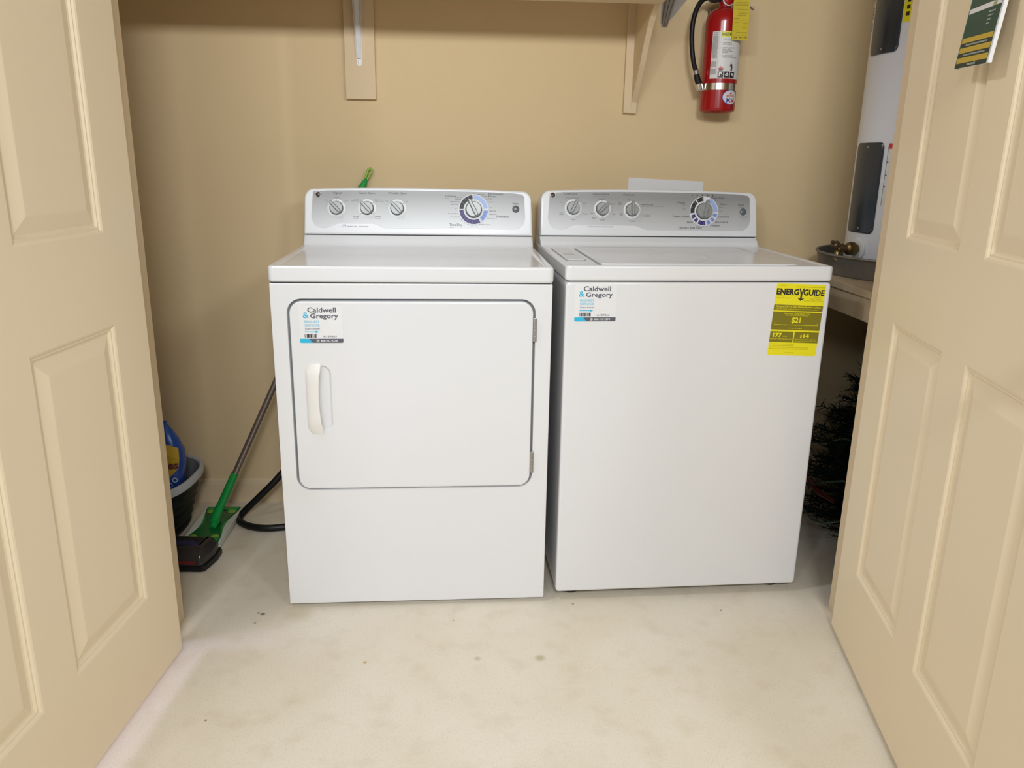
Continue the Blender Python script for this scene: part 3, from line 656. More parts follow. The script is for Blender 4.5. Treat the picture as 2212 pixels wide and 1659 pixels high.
# greyish pressed bracket seen past the right end of the shelf
gb = thing('side_bracket', 'greyish ribbed piece jutting from the wall past the right end of the shelf', 'bracket', cw(1.398, -.0004, 1.570), CA)
GRM = mat('grey_metal', (.30, .27, .235), .45, metal=.2, noise=(30, .4, (.20, .175, .15)))
mb = MB()
for (x0, x1, dz) in ((-.014, -.009, .004), (-.004, .004, 0), (.009, .014, .004)):
    mb.loft([[(x0*.6, -.001, dz), (x1*.6, -.001, dz), (x1*.6, -.006, dz-.002), (x0*.6, -.006, dz-.002)], [(x0*1.6, -.18, .190), (x1*1.6, -.18, .190), (x1*1.6, -.20, .185), (x0*1.6, -.20, .185)]])
mb.loft([[(-.009, 0, 0), (.009, 0, 0), (.009, -.002, 0), (-.009, -.002, 0)], [(-.024, -.18, .192), (.024, -.18, .192), (.024, -.182, .192), (-.024, -.182, .192)]])
mb.build('brace', GRM, gb, 30)
MB().prism([(0, .0), (.030, .034), (.095, .115), (.095, .20), (-.012, .20), (-.012, .01)], -.001, .0012, 0, XZ).build('back_plate', GRM, gb, None)

pp = MB().prism([(0, 0), (.248, -.008), (.246, .150), (-.001, .1590)], 0, .0012, 0, XZ)
o = tag(pp.build('paper_sheet', WPRT, smooth=None), 'white sheet of paper on the wall sticking up behind the washer', 'paper'); o.matrix_world = CT @ M.Translation((1.313, -.0006, .9585))

# ---------------------------------------------------------------- fire extinguisher
RED = mat('red_enamel', (.36, .008, .010), .2, spec=.5, noise=(8, .2, (.33, .007, .008)))
RUB = mat('black_rubber', (.006, .006, .0065), .40, spec=.35, noise=(40, .3, (.010, .010, .011)))
PAPER = mat('label_white', (.72, .71, .70), .45, noise=(60, .2, (.69, .68, .67)))
EXC = cw(1.561, -.075, 1.3185); ext = thing('fire_extinguisher', 'red fire extinguisher with black hose hanging on the back wall', 'fire extinguisher', EXC, CA)
RE = .0535
mb = MB(); mb.lathe([(.040, .004), (.047, 0), (.0505, .0015), (.0530, .0045), (RE, .010), (RE, .252), (.0528, .262), (.050, .273), (.044, .283), (.034, .290), (.024, .293), (.0185, .295), (.017, .312), (.016, .318)], 48)
CYL = mb.build('cylinder', RED, ext, 45)
def bend(rad):                                                    # flat (x, z) drawing wrapped around the cylinder, x=0 faces the room
    def fn(p): a = p.x/RE; q = rad-p.y; return (q*sin(a), -q*cos(a), p.z)
    return fn
def flatT(x, z): return M.Translation((x, 0, z)) @ XZ
lb_ = MB()
def strip(x0, x1, z0, z1, mi, h, n=24):
    vs = []; 
    for k in range(n+1):
        x = x0+(x1-x0)*k/n; vs += [(x, -h, z0), (x, -h, z1)]
    lb_.add(vs, [(2*k, 2*k+2, 2*k+3, 2*k+1) for k in range(n)], mi)
Z0, Z1 = .093, .2245
strip(-.046, .115, Z0, Z1, 0, .0002, 48)
strip(-.0255, -.0250, Z0, Z1, 3, .0004, 2); strip(.0655, .0660, Z0, Z1, 3, .0004, 2)
strip(-.0190, .060, Z1-.016, Z1-.001, 2, .0004, 20)
def ltx(s_, x, z, wd, ht, mi=1, al='l', b_=0): lb_.text(s_, x, z, wd, ht, .0006, mi, XZ, b_, al)
ltx('INSTRUCTIONS', -.0170, Z1-.0125, .072, .0085, 1, 'l', .02)
for k, (num, lines) in enumerate((('1', ('PULL PIN',)), ('2', ('START FROM', '8 FEET BACK')), ('3', ('AIM AT BASE OF', 'FIRE. USE', 'EXTINGUISHER', 'UPRIGHT')), ('4', ('SQUEEZE LEVER', 'SWEEP SIDE TO SIDE')))):
    z = Z1-(.0235, .0335, .0475, .0690)[k]
    ltx(num, -.0195, z, None, .0036, 3)
    for j, s_ in enumerate(lines): ltx(s_, -.0135, z-j*.0045, len(s_)*.0026, .0032, 1)
# flames, figure, pictograms
fx, fz = -.0135, Z0+.0255
for k in range(6):
    x = fx-.0065+k*.0026; hgt = (.006, .009, .0115, .010, .0085, .005)[k]
    lb_.add([(x-.0019, -.0006, fz), (x+.0019, -.0006, fz), (x+.0008, -.0006, fz+hgt*.5), (x+.0004, -.0006, fz+hgt), (x-.0010, -.0006, fz+hgt*.5)], [(0, 1, 2, 3, 4)], 4)
lb_.add([(fx-.006, -.0007, fz-.003), (fx+.006, -.0007, fz-.003), (fx+.005, -.0007, fz+.002), (fx-.005, -.0007, fz+.002)], [(0, 1, 2, 3)], 5)
lb_.add([(fx+.008, -.0006, fz+.0020), (.0145, -.0006, fz+.0090), (.0145, -.0006, fz+.0098), (fx+.008, -.0006, fz+.0026)], [(0, 1, 2, 3)], 1)
lb_.plate(circ(.0175, fz+.0185, .0018, 12), (), .0006, 1, XZ)
lb_.plate([(.0150, fz+.0160), (.0210, fz+.0150), (.0225, fz+.006), (.0220, fz-.003), (.0200, fz-.003), (.0195, fz+.004), (.0180, fz-.003), (.0160, fz-.003), (.0172, fz+.006), (.0165, fz+.010), (.0135, fz+.0088)], (), .0006, 1, XZ)
for k in range(3):
    x = -.0215+k*.0185; strip(x, x+.0160, Z0+.0025, Z0+.0195, 1, .0006, 6)
    sh = ([(.003, .003), (.006, .003), (.006, .009), (.010, .012), (.012, .006), (.0135, .008), (.0115, .0145), (.003, .0145)],
          [(.002, .008), (.006, .0035), (.009, .006), (.012, .003), (.0135, .010), (.009, .0145), (.0065, .012), (.005, .0105)],
          [(.003, .0145), (.0055, .009), (.004, .004), (.008, .008), (.012, .003), (.0135, .007), (.009, .011), (.0115, .0145), (.008, .012)])[k]
    lb_.plate([(x+a, Z0+.0025+b__) for a, b__ in sh], (), .0008, 0, XZ)
z = Z1-.006
ltx('CAUTION', -.0430, z, .0145, .0036, 5, 'l', .02); strip(-.0445, -.0275, z-.0035, z-.0025, 5, .0006, 3)
random.seed(3)
z -= .007
while z > Z0+.012:
    if abs(z-(Z0+.052)) > .004 and abs(z-(Z0+.030)) > .003:
        x = -.0440
        while x < -.0285:
            wd = random.uniform(.0014, .0036); strip(x, min(x+wd, -.0275), z, z+.0010, 6, .0006, 1); x += wd+.0007
    z -= .0018
for z in (Z1-.05, Z1-.055, Z1-.060, Z1-.08, Z1-.085, Z0+.03, Z0+.025, Z0+.012): strip(.070, .070+random.uniform(.02, .035), z, z+.0015, 6, .0006, 6)
lb_.warp(bend(RE))
lb_.build('instruction_label', [PAPER, BLK, YEL2 := mat('label_yellow', (.75, .74, .05), .5, noise=(30, .2, (.7, .69, .04))), PINK, REDP, GREY, LGREY], CYL, None, False)
bl = MB()
bx, bz = .0255, .0405
def estrip(ax, az, h, mi, n=24):
    vs = []
    for k in range(n+1):
        c_ = cos(pi-pi*k/n); q = az*sqrt(max(0, 1-c_*c_)); vs += [(bx+ax*c_, -h, bz-q), (bx+ax*c_, -h, bz+q)]
    bl.add(vs, [(2*k, 2*k+2, 2*k+3, 2*k+1) for k in range(n)], mi)
estrip(.0285, .0215, .0003, 1); estrip(.0268, .0198, .0006, 0)
bl.text('BADGER', bx, bz+.0010, .0300, .0052, .0009, 2, XZ, .02, 'c')
bl.plate([(bx-.0035, bz+.009), (bx-.0010, bz+.0075), (bx+.0030, bz+.009), (bx+.0032, bz+.012), (bx+.0005, bz+.0165), (bx-.0012, bz+.0125), (bx-.0032, bz+.0135)], (), .0008, 2, XZ)
def arc(cx, cz, r_, a0, a1, n=8): return [(cx+r_*cos(R(a0+(a1-a0)*k/n)), cz+r_*sin(R(a0+(a1-a0)*k/n))) for k in range(n+1)]
bz2 = bz-.0085
bl.plate([(bx-.0150, bz2+.0062), (bx-.0150, bz2+.0030), (bx-.0141, bz2), (bx-.0150, bz2-.0030), (bx-.0150, bz2-.0062), (bx-.0012, bz2-.0062)]+arc(bx-.0008, bz2, .0034, 268, 92)+[(bx-.0012, bz2+.0062)], (), .0009, 3, XZ)
bl.plate([(bx+.0150, bz2+.0062), (bx+.0150, bz2+.0016), (bx+.0140, bz2), (bx+.0150, bz2-.0016), (bx+.0150, bz2-.0062), (bx+.0012, bz2-.0062)]+arc(bx+.0014, bz2, .0032, -92, 92)+[(bx+.0012, bz2+.0062)], (), .0009, 2, XZ)
bl.warp(bend(RE)); bl.build('badge_sticker', [PAPER, BLUP, REDP, BLUP], CYL, None, False)
bd = MB(); bd.lathe([(RE+.0002, .0605), (RE+.0014, .061), (RE+.0014, .0805), (RE+.0002, .081)], 48, 0, None, (False, False))
bd.box((-.062, -.012, .062), (-.050, .012, .080), .001); BAND = bd.build('strap', CHR, ext, 40)
BLKM = mat('black_plastic', (.02, .02, .021), .35, noise=(40, .3, (.03, .03, .032)))
vb_ = MB(); vb_.lathe([(.017, .312), (.021, .316), (.021, .330), (.015, .333), (.015, .352)], 24)
vb_.tube([(-.010, 0, .322), (-.034, -.004, .322)], [.011, .012], 16); vb_.tube([(-.030, -.004, .322), (-.048, -.006, .3215)], [.0145, .0125], 16)
VAL = vb_.build('valve', BLKM, ext, 40)
gg = MB(); T = M.Translation((.003, -.0165, .316)) @ M.Rotation(R(90), 4, 'X')
gg.lathe([(.0175, 0), (.0185, .003), (.0185, .009), (.0165, .0105)], 28, 0, T); gg.lathe([(.0163, .0100), (.0140, .0125), (.006, .0138)], 28, 1, T, (False, True)); gg.build('pressure_gauge', [PAPER, RED], VAL, 40)
lv = MB(); lv.loft([[(.005, -.010, .331), (.005, .010, .331), (.005, .010, .336), (.005, -.010, .336)], [(.045, -.008, .318), (.045, .008, .318), (.045, .008, .321), (.045, -.008, .321)], [(.070, -.007, .3035), (.070, .007, .3035), (.070, .007, .306), (.070, -.007, .306)], [(.088, -.007, .292), (.088, .007, .292), (.088, .007, .296), (.088, -.007, .296)]])
lv.loft([[(0, -.010, .352), (0, .010, .352), (0, .010, .355), (0, -.010, .355)], [(.085, -.009, .362), (.085, .009, .362), (.085, .009, .365), (.085, -.009, .365)]])
lv.build('squeeze_lever', STEEL, VAL, 30)
hs = [(-.046, -.006, .3215), (-.066, -.009, .318), (-.085, -.013, .298), (-.097, -.017, .262), (-.1005, -.020, .222), (-.097, -.021, .180), (-.089, -.020, .140), (-.0795, -.017, .117)]
MB().tube(spline(hs, 6), .0072, 14).build('hose', RUB, ext, 45)
MB().tube([(-.0800, -.017, .119), (-.0760, -.016, .106)], .0082, 16).build('hose_ferrule', STEEL, ext, 40)
MB().tube([(-.0765, -.016, .107), (-.0720, -.015, .092), (-.0640, -.013, .078)], [.0088, .0095, .0105], 16).build('nozzle', RUB, ext, 40)
MB().tube([(-.0655, -.0135, .081), (-.0595, -.012, .0635)], [.0112, .0112], 18).build('nozzle_clip', CHR, ext, 40)
MB().box((-.03, .054, .20), (.03, .0745, .30), .002).build('wall_hook', BLKM, ext, 30)
# inspection tag hanging from the valve
TAGC = cw(1.566, -.075-.063, 1.6345)
YTAG = mat('tag_yellow', (.60, .47, .012), .55, noise=(25, .4, (.52, .40, .01)))
TAGP = mat('tag_ink', (.22, .16, .02), .6, noise=(60, .3, (.28, .2, .02)))
tg = MB(); tg.prism([(.0005, -.1165), (.0495, -.1195), (.0485, .006), (.030, .022), (.016, .022), (0, .006)], 0, .0006, 0, XZ)
random.seed(5)
def tline(x0, x1, z, hgt, mi=1):
    x = x0
    while x < x1:
        wd = random.uniform(.0016, .0050); e = min(x+wd, x1)
        tg.plate([(x, z), (e, z-.0003), (e, z+hgt-.0003), (x, z+hgt)], (), .0009, mi, XZ); x = e+.0009
for (x0, x1, z, hgt) in ((.003, .017, -.002, .0022), (.030, .046, -.004, .0022), (.008, .042, -.018, .0025), (.005, .045, -.024, .0030), (.006, .030, -.032, .0016), (.014, .045, -.0365, .0018), (.016, .042, -.045, .0012), (.013, .038, -.051, .0012), (.004, .020, -.060, .0012), (.024, .033, -.064, .0012), (.030, .045, -.072, .0010), (.030, .045, -.078, .0010), (.008, .022, -.070, .0008), (.030, .044, -.085, .0010), (.004, .016, -.093, .0010), (.012, .045, -.098, .0016), (.005, .045, -.1045, .0012)): tline(x0, x1, z, hgt)
for x in (.006, .021, .036): tline(x, x+.010, -.1125, .0038)
tg.plate(circ(.0245, .0035, .0055, 20), [circ(.0245, .0035, .0025, 16)], .0010, 2, XZ)
o = tg.build('inspection_tag', [YTAG, TAGP, mat('tag_ring', (.25, .05, .02), .5, noise=(40, .2, (.3, .07, .03)))], None, None, False)
o.matrix_world = M.Translation(TAGC) @ M.Rotation(CA, 4, 'Z') @ M.Rotation(R(-1.5), 4, 'Y')
tag(o, 'yellow inspection tag hanging over the fire extinguisher', 'tag')
tw_ = MB().tube([cw(1.5905, -.1385, 1.640), cw(1.5895, -.125, 1.650), cw(1.583, -.105, 1.655), cw(1.572, -.090, 1.652)], .0008, 6); 
tg2 = tw_.build('tag_tie', CHR); tg2.parent = o; tg2.matrix_parent_inverse = o.matrix_world.inverted()

# ---------------------------------------------------------------- water heater on its stand
WOOD = mat('raw_wood', (.46, .36, .235), .7, noise=(12, .7, (.36, .27, .165)))
ZP = .856
st = thing('wooden_stand', 'raw wooden stand under the water heater and its drain pan', 'stand', cw(1.8865, -.44, 0), CA)
# closet-frame X of the stand's left face
SX0 = (V((1.1475, .327, 0))-CO).dot(V((cos(CA), sin(CA), 0)))
st.location = cw(SX0, 0, 0)
sw = XR-SX0-.002
MB().box((-.006, -.700, ZP-.019), (sw, -.003, ZP), .001).build('top_board', WOOD, st, None)
MB().box((0, -.695, ZP-.082), (.036, -.004, ZP-.0195), .001).build('side_rail', WOOD, st, None)
MB().box((.037, -.695, ZP-.082), (sw, -.660, ZP-.0195), .001).build('front_rail', WOOD, st, None)
MB().box((.037, -.040, ZP-.082), (sw, -.004, ZP-.0195), .001).build('wall_rail', WOOD, st, None)
for x, y in ((.105, -.657), (sw-.09, -.657), (sw-.09, -.130)): MB().box((x, y, 0), (x+.085, y+.085, ZP-.0195), .001).build('leg', WOOD, st, None)

HC_ = V((1.46, .475, 0)); RH = .22
GALV = mat('galvanised_metal', (.30, .295, .28), .42, metal=.75, noise=(9, .8, (.17, .165, .155)))
pn = MB(); pn.lathe([(.001, ZP+.0045), (.277, ZP+.0045), (.283, ZP+.007), (.2935, ZP+.060), (.2975, ZP+.0625), (.3010, ZP+.0615), (.3020, ZP+.058), (.2995, ZP+.055), (.2965, ZP+.054), (.286, ZP+.005), (.281, ZP+.0006), (.001, ZP+.0006)], 72, 0, None, (False, False))
o = pn.build('drain_pan', GALV, None, 40); o.location = (HC_.x, HC_.y, 0); tag(o, 'round grey metal drain pan under the water heater', 'pan')
ht = thing('water_heater', 'tall pale grey cylindrical water heater with dark panels, in the right corner', 'water heater', (HC_.x, HC_.y, ZP+.005))
HG = mat('heater_grey', (.74, .755, .80), .35, noise=(5, .25, (.71, .725, .77)))
HZ = ZP+.005
mb = MB(); mb.lathe([(.205, 0), (.216, .002), (RH, .008), (RH, 1.42), (.216, 1.43), (.205, 1.434)], 96); TANK = mb.build('tank', HG, ht, 40)
def hpt(a, z, rad): return (rad*cos(R(a)), rad*sin(R(a)), z-HZ)
def curved(a0, a1, z0, z1, rad, thick, r_deg, r_z, nm, m_, parent):
    ol = rrect(a0, a1, z0, z1, .001, 1)
    pts = []
    for (cx, cy, sx, sy, q) in ((a0, z0, 1, 1, pi), (a1, z0, -1, 1, 1.5*pi), (a1, z1, -1, -1, 0), (a0, z1, 1, -1, .5*pi)):
        for k in range(7):
            a = q+k*pi/2/6; pts.append((cx+sx*r_deg+r_deg*cos(a), cy+sy*r_z+r_z*sin(a)))
    # densify top and bottom runs so that the plate follows the curve
    den = []
    for i in range(len(pts)):
        p, q = pts[i], pts[(i+1) % len(pts)]; n = max(1, int(abs(q[0]-p[0])/3)); den += [(p[0]+(q[0]-p[0])*k/n, p[1]+(q[1]-p[1])*k/n) for k in range(n)]
    mb = MB(); n = 14
    def shell(rad_, sc): return [hpt((a0+a1)/2+(a-(a0+a1)/2)*sc, (z0+z1)/2+(z-(z0+z1)/2)*(1-(1-sc)*.5), rad_) for a, z in den]
    mb.loft([shell(rad, 1), shell(rad+thick*.7, 1), shell(rad+thick, .97)], cap=(False, False))
    # front: rows of strips
    s = .97; rows = []
    for k in range(n+1):
        a = a0+(a1-a0)*k/n
        e = min(a-a0, a1-a); dz = 0 if e >= r_deg else r_z*(1-sqrt(max(0, 1-((r_deg-e)/r_deg)**2)))
        aa = (a0+a1)/2+(a-(a0+a1)/2)*s; zm = (z0+z1)/2
        rows += [hpt(aa, zm+(z0+dz-zm)*(1-(1-s)*.5), rad+thick), hpt(aa, zm+(z1-dz-zm)*(1-(1-s)*.5), rad+thick)]
    mb.add(rows, [(2*k, 2*k+2, 2*k+3, 2*k+1) for k in range(n)])
    return mb.build(nm, m_, parent, 35)
PDARK = mat('dark_panel', (.022, .032, .045), .22, noise=(6, .4, (.03, .04, .052)))
AC = 188.5
for z0_, z1_ in ((.979, 1.229), (1.462, 1.712)):
    p_ = curved(AC-16.5, AC+16.5, z0_, z1_, RH, .004, 3.6, .016, 'access_panel', PDARK, TANK)
    for z in (z0_+.012, z1_-.012):
        sc = MB(); T = M.Translation(hpt(AC+1.5, z, RH+.004)) @ M.Rotation(R(AC+1.5), 4, 'Z') @ M.Rotation(R(90), 4, 'Y'); sc.lathe([(.0035, -.0005), (.0032, .0012), (.0012, .002)], 12, 0, T); sc.build('screw', STEEL, p_, 40)
T = M.Translation(hpt(192.8, .934, RH-.004)) @ M.Rotation(R(192.8), 4, 'Z') @ M.Rotation(R(90), 4, 'Y')
es = MB(); es.lathe([(.030, 0), (.030, .008), (.027, .0105), (.014, .011)], 32, 0, T); es.build('escutcheon', WPLA, TANK, 40)
BRS = mat('aged_brass', (.24, .165, .065), .35, metal=.8, noise=(60, .8, (.12, .08, .03)))
vv = MB(); vv.lathe([(.012, .008), (.0125, .020), (.0185, .021), (.0195, .030), (.0175, .042), (.011, .047), (.011, .060), (.013, .062), (.013, .074), (.009, .078)], 20, 0, T)
n0 = V(hpt(192.8, .934, RH+.050)); dn = V((cos(R(192.8)), sin(R(192.8)), 0))
vv.tube([n0, n0+dn*.018+V((0, 0, -.012)), n0+dn*.020+V((0, 0, -.034))], [.010, .0095, .009], 14); VV = vv.build('drain_valve', BRS, TANK, 40)
vk = MB(); vk.lathe([(.007, -.004), (.013, .0), (.0135, .010), (.011, .014), (.0055, .016), (.0055, .024)], 10, 0, M.Translation(n0+dn*.022+V((0, 0, .006))) @ M.Rotation(R(192.8), 4, 'Z') @ M.Rotation(R(50), 4, 'Y')); vk.build('valve_handle', mat('valve_bronze', (.10, .065, .035), .4, metal=.7, noise=(80, .6, (.16, .10, .05))), VV, 40)
lb_ = MB(); random.seed(11)
def hstrip(a0, a1, z0, z1, mi, dr_): 
    n = max(1, int(abs(a1-a0)/2)); vs = []
    for k in range(n+1): a = a0+(a1-a0)*k/n; vs += [hpt(a, z0, RH+dr_), hpt(a, z1, RH+dr_)]
    lb_.add(vs, [(2*k, 2*k+2, 2*k+3, 2*k+1) for k in range(n)], mi)
hstrip(140, 168.5, 1.52, 1.80, 0, .0005)
z = 1.79
while z > 1.53:
    a = 142+random.uniform(0, 3); mi = 2 if random.random() < .3 else 1
    while a < 167:
        e = min(a+random.uniform(1.0, 3.0), 167.5); hstrip(a, e, z, z+.0035, mi, .001); a = e+.8
    z -= random.choice((.008, .008, .008, .016))
lb_.build('rating_label', [PAPER, GREY, PINK], TANK, None, False)
lb_ = MB(); hstrip(205.5, 214, 1.533, 1.70, 0, .0006)
for k in range(9): hstrip(208.0, 210.5, 1.548+k*.0165, 1.558+k*.0165, 1, .0012); hstrip(211.5, 213.0, 1.560+k*.0165, 1.566+k*.0165, 1, .0012)
vs_ = lb_.build('warning_sticker', [YEL, BLK], TANK, None, False)
lb_ = MB(); hstrip(208.5, 218, 1.06, 1.230, 0, .0006); hstrip(208.5, 218, 1.212, 1.226, 1, .0010); hstrip(208.5, 208.8, 1.06, 1.212, 2, .0010)
for z in (1.175, 1.140, 1.110): hstrip(208.8, 210, z, z+.003, 2, .0010)
lb_.build('safety_sticker', [PAPER, REDP, GREY], TANK, None, False)

# ---------------------------------------------------------------- left corner: mop, tub, bag, vacuum head, hose
GRN = mat('green_plastic', (.006, .30, .055), .3, noise=(20, .3, (.005, .26, .045)))
DGRN = mat('green_gripper', (.004, .13, .03), .3, noise=(30, .4, (.003, .10, .02)))
LIME = mat('lime_plastic', (.26, .47, .05), .4, noise=(20, .3, (.24, .43, .045)))
CLOTH = mat('mop_cloth', (.68, .68, .62), .85, noise=(120, .4, (.6, .6, .54)))
J = V((-.697, .418, 0)); TOPP = cw(.4865, -.021, 1.129)
mp = thing('floor_mop', 'green flat-headed floor mop leaning against the wall behind the dryer', 'mop', J)
a_ = V((-.7665, .546))-V((-.753, .302)); b2 = V((-.655, .422))-V((-.764, .426))
fr = M.Rotation(R(3), 4, 'Z')
hx_, hy_ = .0555, .1255
def outl(cx, wa, n=12):
    """narrow-waisted head outline"""
    p = []
    for k in range(n+1): t = -1+2*k/n; p.append((hx_*(1-wa*cos(t*pi/2)**2), hy_*t))
    return p+[(-x, y) for x, y in reversed(p)]
HT = M.Translation((-.013, .006, 0)) @ fr
mb = MB(); mb.prism(outl(0, .30), .012, .024, 0, HT, .003); mb.prism(outl(0, .45), .0235, .0262, 1, HT)
mb.prism([(-hx_+.004, -hy_), (hx_-.004, -hy_), (hx_-.007, -hy_+.026), (-hx_+.007, -hy_+.026)], .0235, .0285, 0, HT, .001)
mb.prism([(hx_-.004, hy_), (-hx_+.004, hy_), (-hx_+.007, hy_-.026), (hx_-.007, hy_-.026)], .0235, .0285, 0, HT, .001)
HEAD = mb.build('head', [GRN, DGRN], mp, 35)
for sx in (-1, 1):
    for sy in (-1, 1): tag(MB().lathe([(.013, 0), (.0125, .0016), (.004, .0022)], 20, 0, HT @ M.Translation((sx*.034, sy*.092, .0258))).build('cloth_gripper', LIME, HEAD, 40), 'pale lime cloth gripper')
ct = MB(); ct.box((-hx_-.004, -hy_-.004, .002), (hx_+.004, hy_+.004, .013), .004, 0, HT)
for sx in (-1, 1):
    q = [(sx*(hx_+.005), y) for y in (-hy_-.002, hy_+.002)]; inn = [(sx*(hx_*(1-.27*cos(t*pi/2)**2)-.001), hy_*t) for t in [1-2*k/12 for k in range(13)]]
    pl_ = q+inn; pl_ = pl_ if sx > 0 else pl_[::-1]
    ct.prism(pl_, .010, .0262, 0, HT, .002)
ct.build('cleaning_cloth', CLOTH, mp, 35)
jz = V((0, 0, .052)); dv = (TOPP-(J+jz)); Lp = dv.length; dv.normalize()
jt = MB(); jt.tube([(-.004, -.030, .027), (-.002, -.016, .034), (0, .010, .036), (0, .022, .027)], [.010, .0125, .0125, .009], 14, 0, HT @ M.Translation((.013, -.006, 0)))
jt.tube([(0, 0, .030), tuple(jz)], [.011, .014], 16); jt.tube([jz-dv*.016, jz+dv*.012], [.014, .0135], 18); jt.build('swivel_joint', GRN, mp, 40)
def along(t): return jz+dv*t
MB().tube([along(.006), along(.04), along(.155)], [.0150, .0130, .0120], 18).build('lower_sleeve', GRN, mp, 40)
MB().tube([along(.15), along(.20), along(Lp-.17)], [.0098, .0098, .0098], 18).build('pole', mat('pole_metal', (.33, .285, .26), .3, metal=.8, noise=(40, .3, (.28, .24, .22))), mp, 40)
MB().tube([along(Lp-.40), along(Lp-.397)], .0108, 18).build('pole_collar', STEEL, mp, 40)
MB().tube([along(Lp-.18), along(Lp-.10), along(Lp-.075), along(Lp-.042), along(Lp-.028)], [.0145, .0165, .0150, .0085, .0035], 20).build('grip', GRN, mp, 40)
sdv = dv.cross(V((0, 1, 0))).normalized()
lp_ = [along(Lp-.034)+sdv*.002, along(Lp-.020)+sdv*.0045, along(Lp-.005)+sdv*.0060, along(Lp+.0035)+sdv*.003, along(Lp+.0035)-sdv*.003, along(Lp-.005)-sdv*.0060, along(Lp-.020)-sdv*.0045, along(Lp-.034)-sdv*.002]
MB().tube(spline(lp_, 4), .0034, 10).build('hanging_loop', LIME, mp, 40)

# litter tub
def sup(cx, cy, ax, ay, z, e=2.8, n=48):
    out = []
    for k in range(n):
        a = 2*pi*k/n; c_, s_ = cos(a), sin(a); out.append((cx+ax*abs(c_)**(2/e)*(1 if c_ > 0 else -1), cy+ay*abs(s_)**(2/e)*(1 if s_ > 0 else -1), z))
    return out
TX, TY = -.958, .402
tb = thing('litter_tub', 'black plastic tub with a pale grey rim beside the mop', 'tub', (TX, TY, 0))
BT = mat('black_tub_plastic', (.006, .006, .0065), .45, spec=.25, noise=(30, .4, (.010, .010, .011)))
lps = [sup(0, .02, .150, .130, .0), sup(0, .02, .156, .136, .004)]
for k in range(1, 12):
    t = k/12; wv_ = .0022*(1 if k % 2 else -1); lps.append(sup(0, .02-.02*t, .156+.052*t+wv_, .136+.050*t+wv_, .004+.176*t))
lps += [sup(0, 0, .208, .186, .184)]
TB = MB().loft(lps, 0, None, (True, False)).build('body', BT, tb, 30)
RIMM = mat('pale_rim_plastic', (.52, .53, .55), .4, noise=(20, .3, (.48, .49, .51)))
MB().loft([sup(0, 0, .206, .184, .179), sup(0, 0, .2155, .1935, .178), sup(0, 0, .2175, .1955, .184), sup(0, 0, .2170, .195, .201), sup(0, 0, .2145, .1925, .204), sup(0, 0, .208, .186, .203), sup(0, 0, .203, .181, .196)], 0, None, (False, False)).build('rim', RIMM, tb, 40)
MB().loft([sup(0, 0, .2035, .1815, .198), sup(0, .004, .188, .166, .150), sup(0, .015, .158, .137, .050), sup(0, .019, .148, .128, .012)], 0, None, (False, True)).build('inner_pan', mat('grey_pan', (.20, .225, .26), .45, noise=(20, .3, (.18, .2, .235))), tb, 40)
# blue bag in the tub
BLUE = mat('blue_bag', (.012, .045, .26), .28, noise=(7, .8, (.02, .10, .42)))
bgx, bgy, bgz = -.870, .362, .013
bg_ = thing('pet_food_bag', 'blue bag with a yellow label standing in the black tub', 'bag', (bgx, bgy, bgz))
mb = MB(); lps = []
random.seed(2)
for (z, w0, w1, dp) in ((0, -.072, .034, .030), (.012, -.088, .048, .040), (.09, -.092, .078, .046), (.19, -.094, .106, .050), (.245, -.092, .118, .048), (.285, -.086, .115, .043), (.322, -.076, .102, .034), (.352, -.064, .087, .022), (.372, -.056, .076, .008), (.380, -.055, .074, .003)):
    n = 32; q = []
    for k in range(n):
        a = 2*pi*k/n; e = 3.0 if dp > .02 else 2.2; cx = (w0+w1)/2; ax = (w1-w0)/2
        c_, s_ = cos(a), sin(a); wr = .0018*sin(9*a+z*60)
        q.append((cx+(ax+wr)*abs(c_)**(2/e)*(1 if c_ > 0 else -1), (dp+wr)*abs(s_)**(2/e)*(1 if s_ > 0 else -1), z))
    lps.append(q)
BB = mb.loft(lps).build('bag_body', BLUE, bg_, 60)
lb2 = MB()
def front_y(x, z): 
    return -.0515+.6*max(0, z-.26)**1.6+(max(0, (x-.070))*.35)
lab = [(.020, .190), (.070, .200), (.112, .240), (.117, .272), (.116, .305), (.085, .318), (.060, .290), (.030, .265)]
lb2.plate(lab, (), .0015, 0, XZ)
lb2.text('ies', .0800, .2420, .033, .026, .0030, 1, XZ, .03)
lb2.plate([(-.04, .08), (.070, .165), (.060, .185), (.0, .16), (-.04, .15)], (), .0014, 2, XZ)
lb2.plate(circ(.100, .205, .008, 16), [circ(.100, .205, .005, 16)], .0014, 3, XZ)
lb2.plate(circ(.086, .190, .007, 16), [circ(.086, .190, .0045, 16)], .0014, 3, XZ)
lb2.plate(circ(.055, .225, .012, 16), (), .0018, 4, XZ)
lb2.warp(lambda p: (p.x, front_y(p.x, p.z)+p.y*1.0, p.z))
lb2.build('printed_label', [mat('bag_yellow', (.55, .36, .03), .4, noise=(12, .5, (.45, .25, .02))), mat('bag_maroon', (.10, .012, .02), .4, noise=(30, .2, (.12, .02, .03))), mat('bag_red', (.40, .02, .03), .4, noise=(20, .3, (.33, .02, .03))), mat('bag_pale', (.45, .5, .62), .4, noise=(30, .3, (.4, .45, .58))), mat('bag_brown', (.20, .09, .04), .4, noise=(30, .4, (.28, .14, .06)))], BB, None, False)

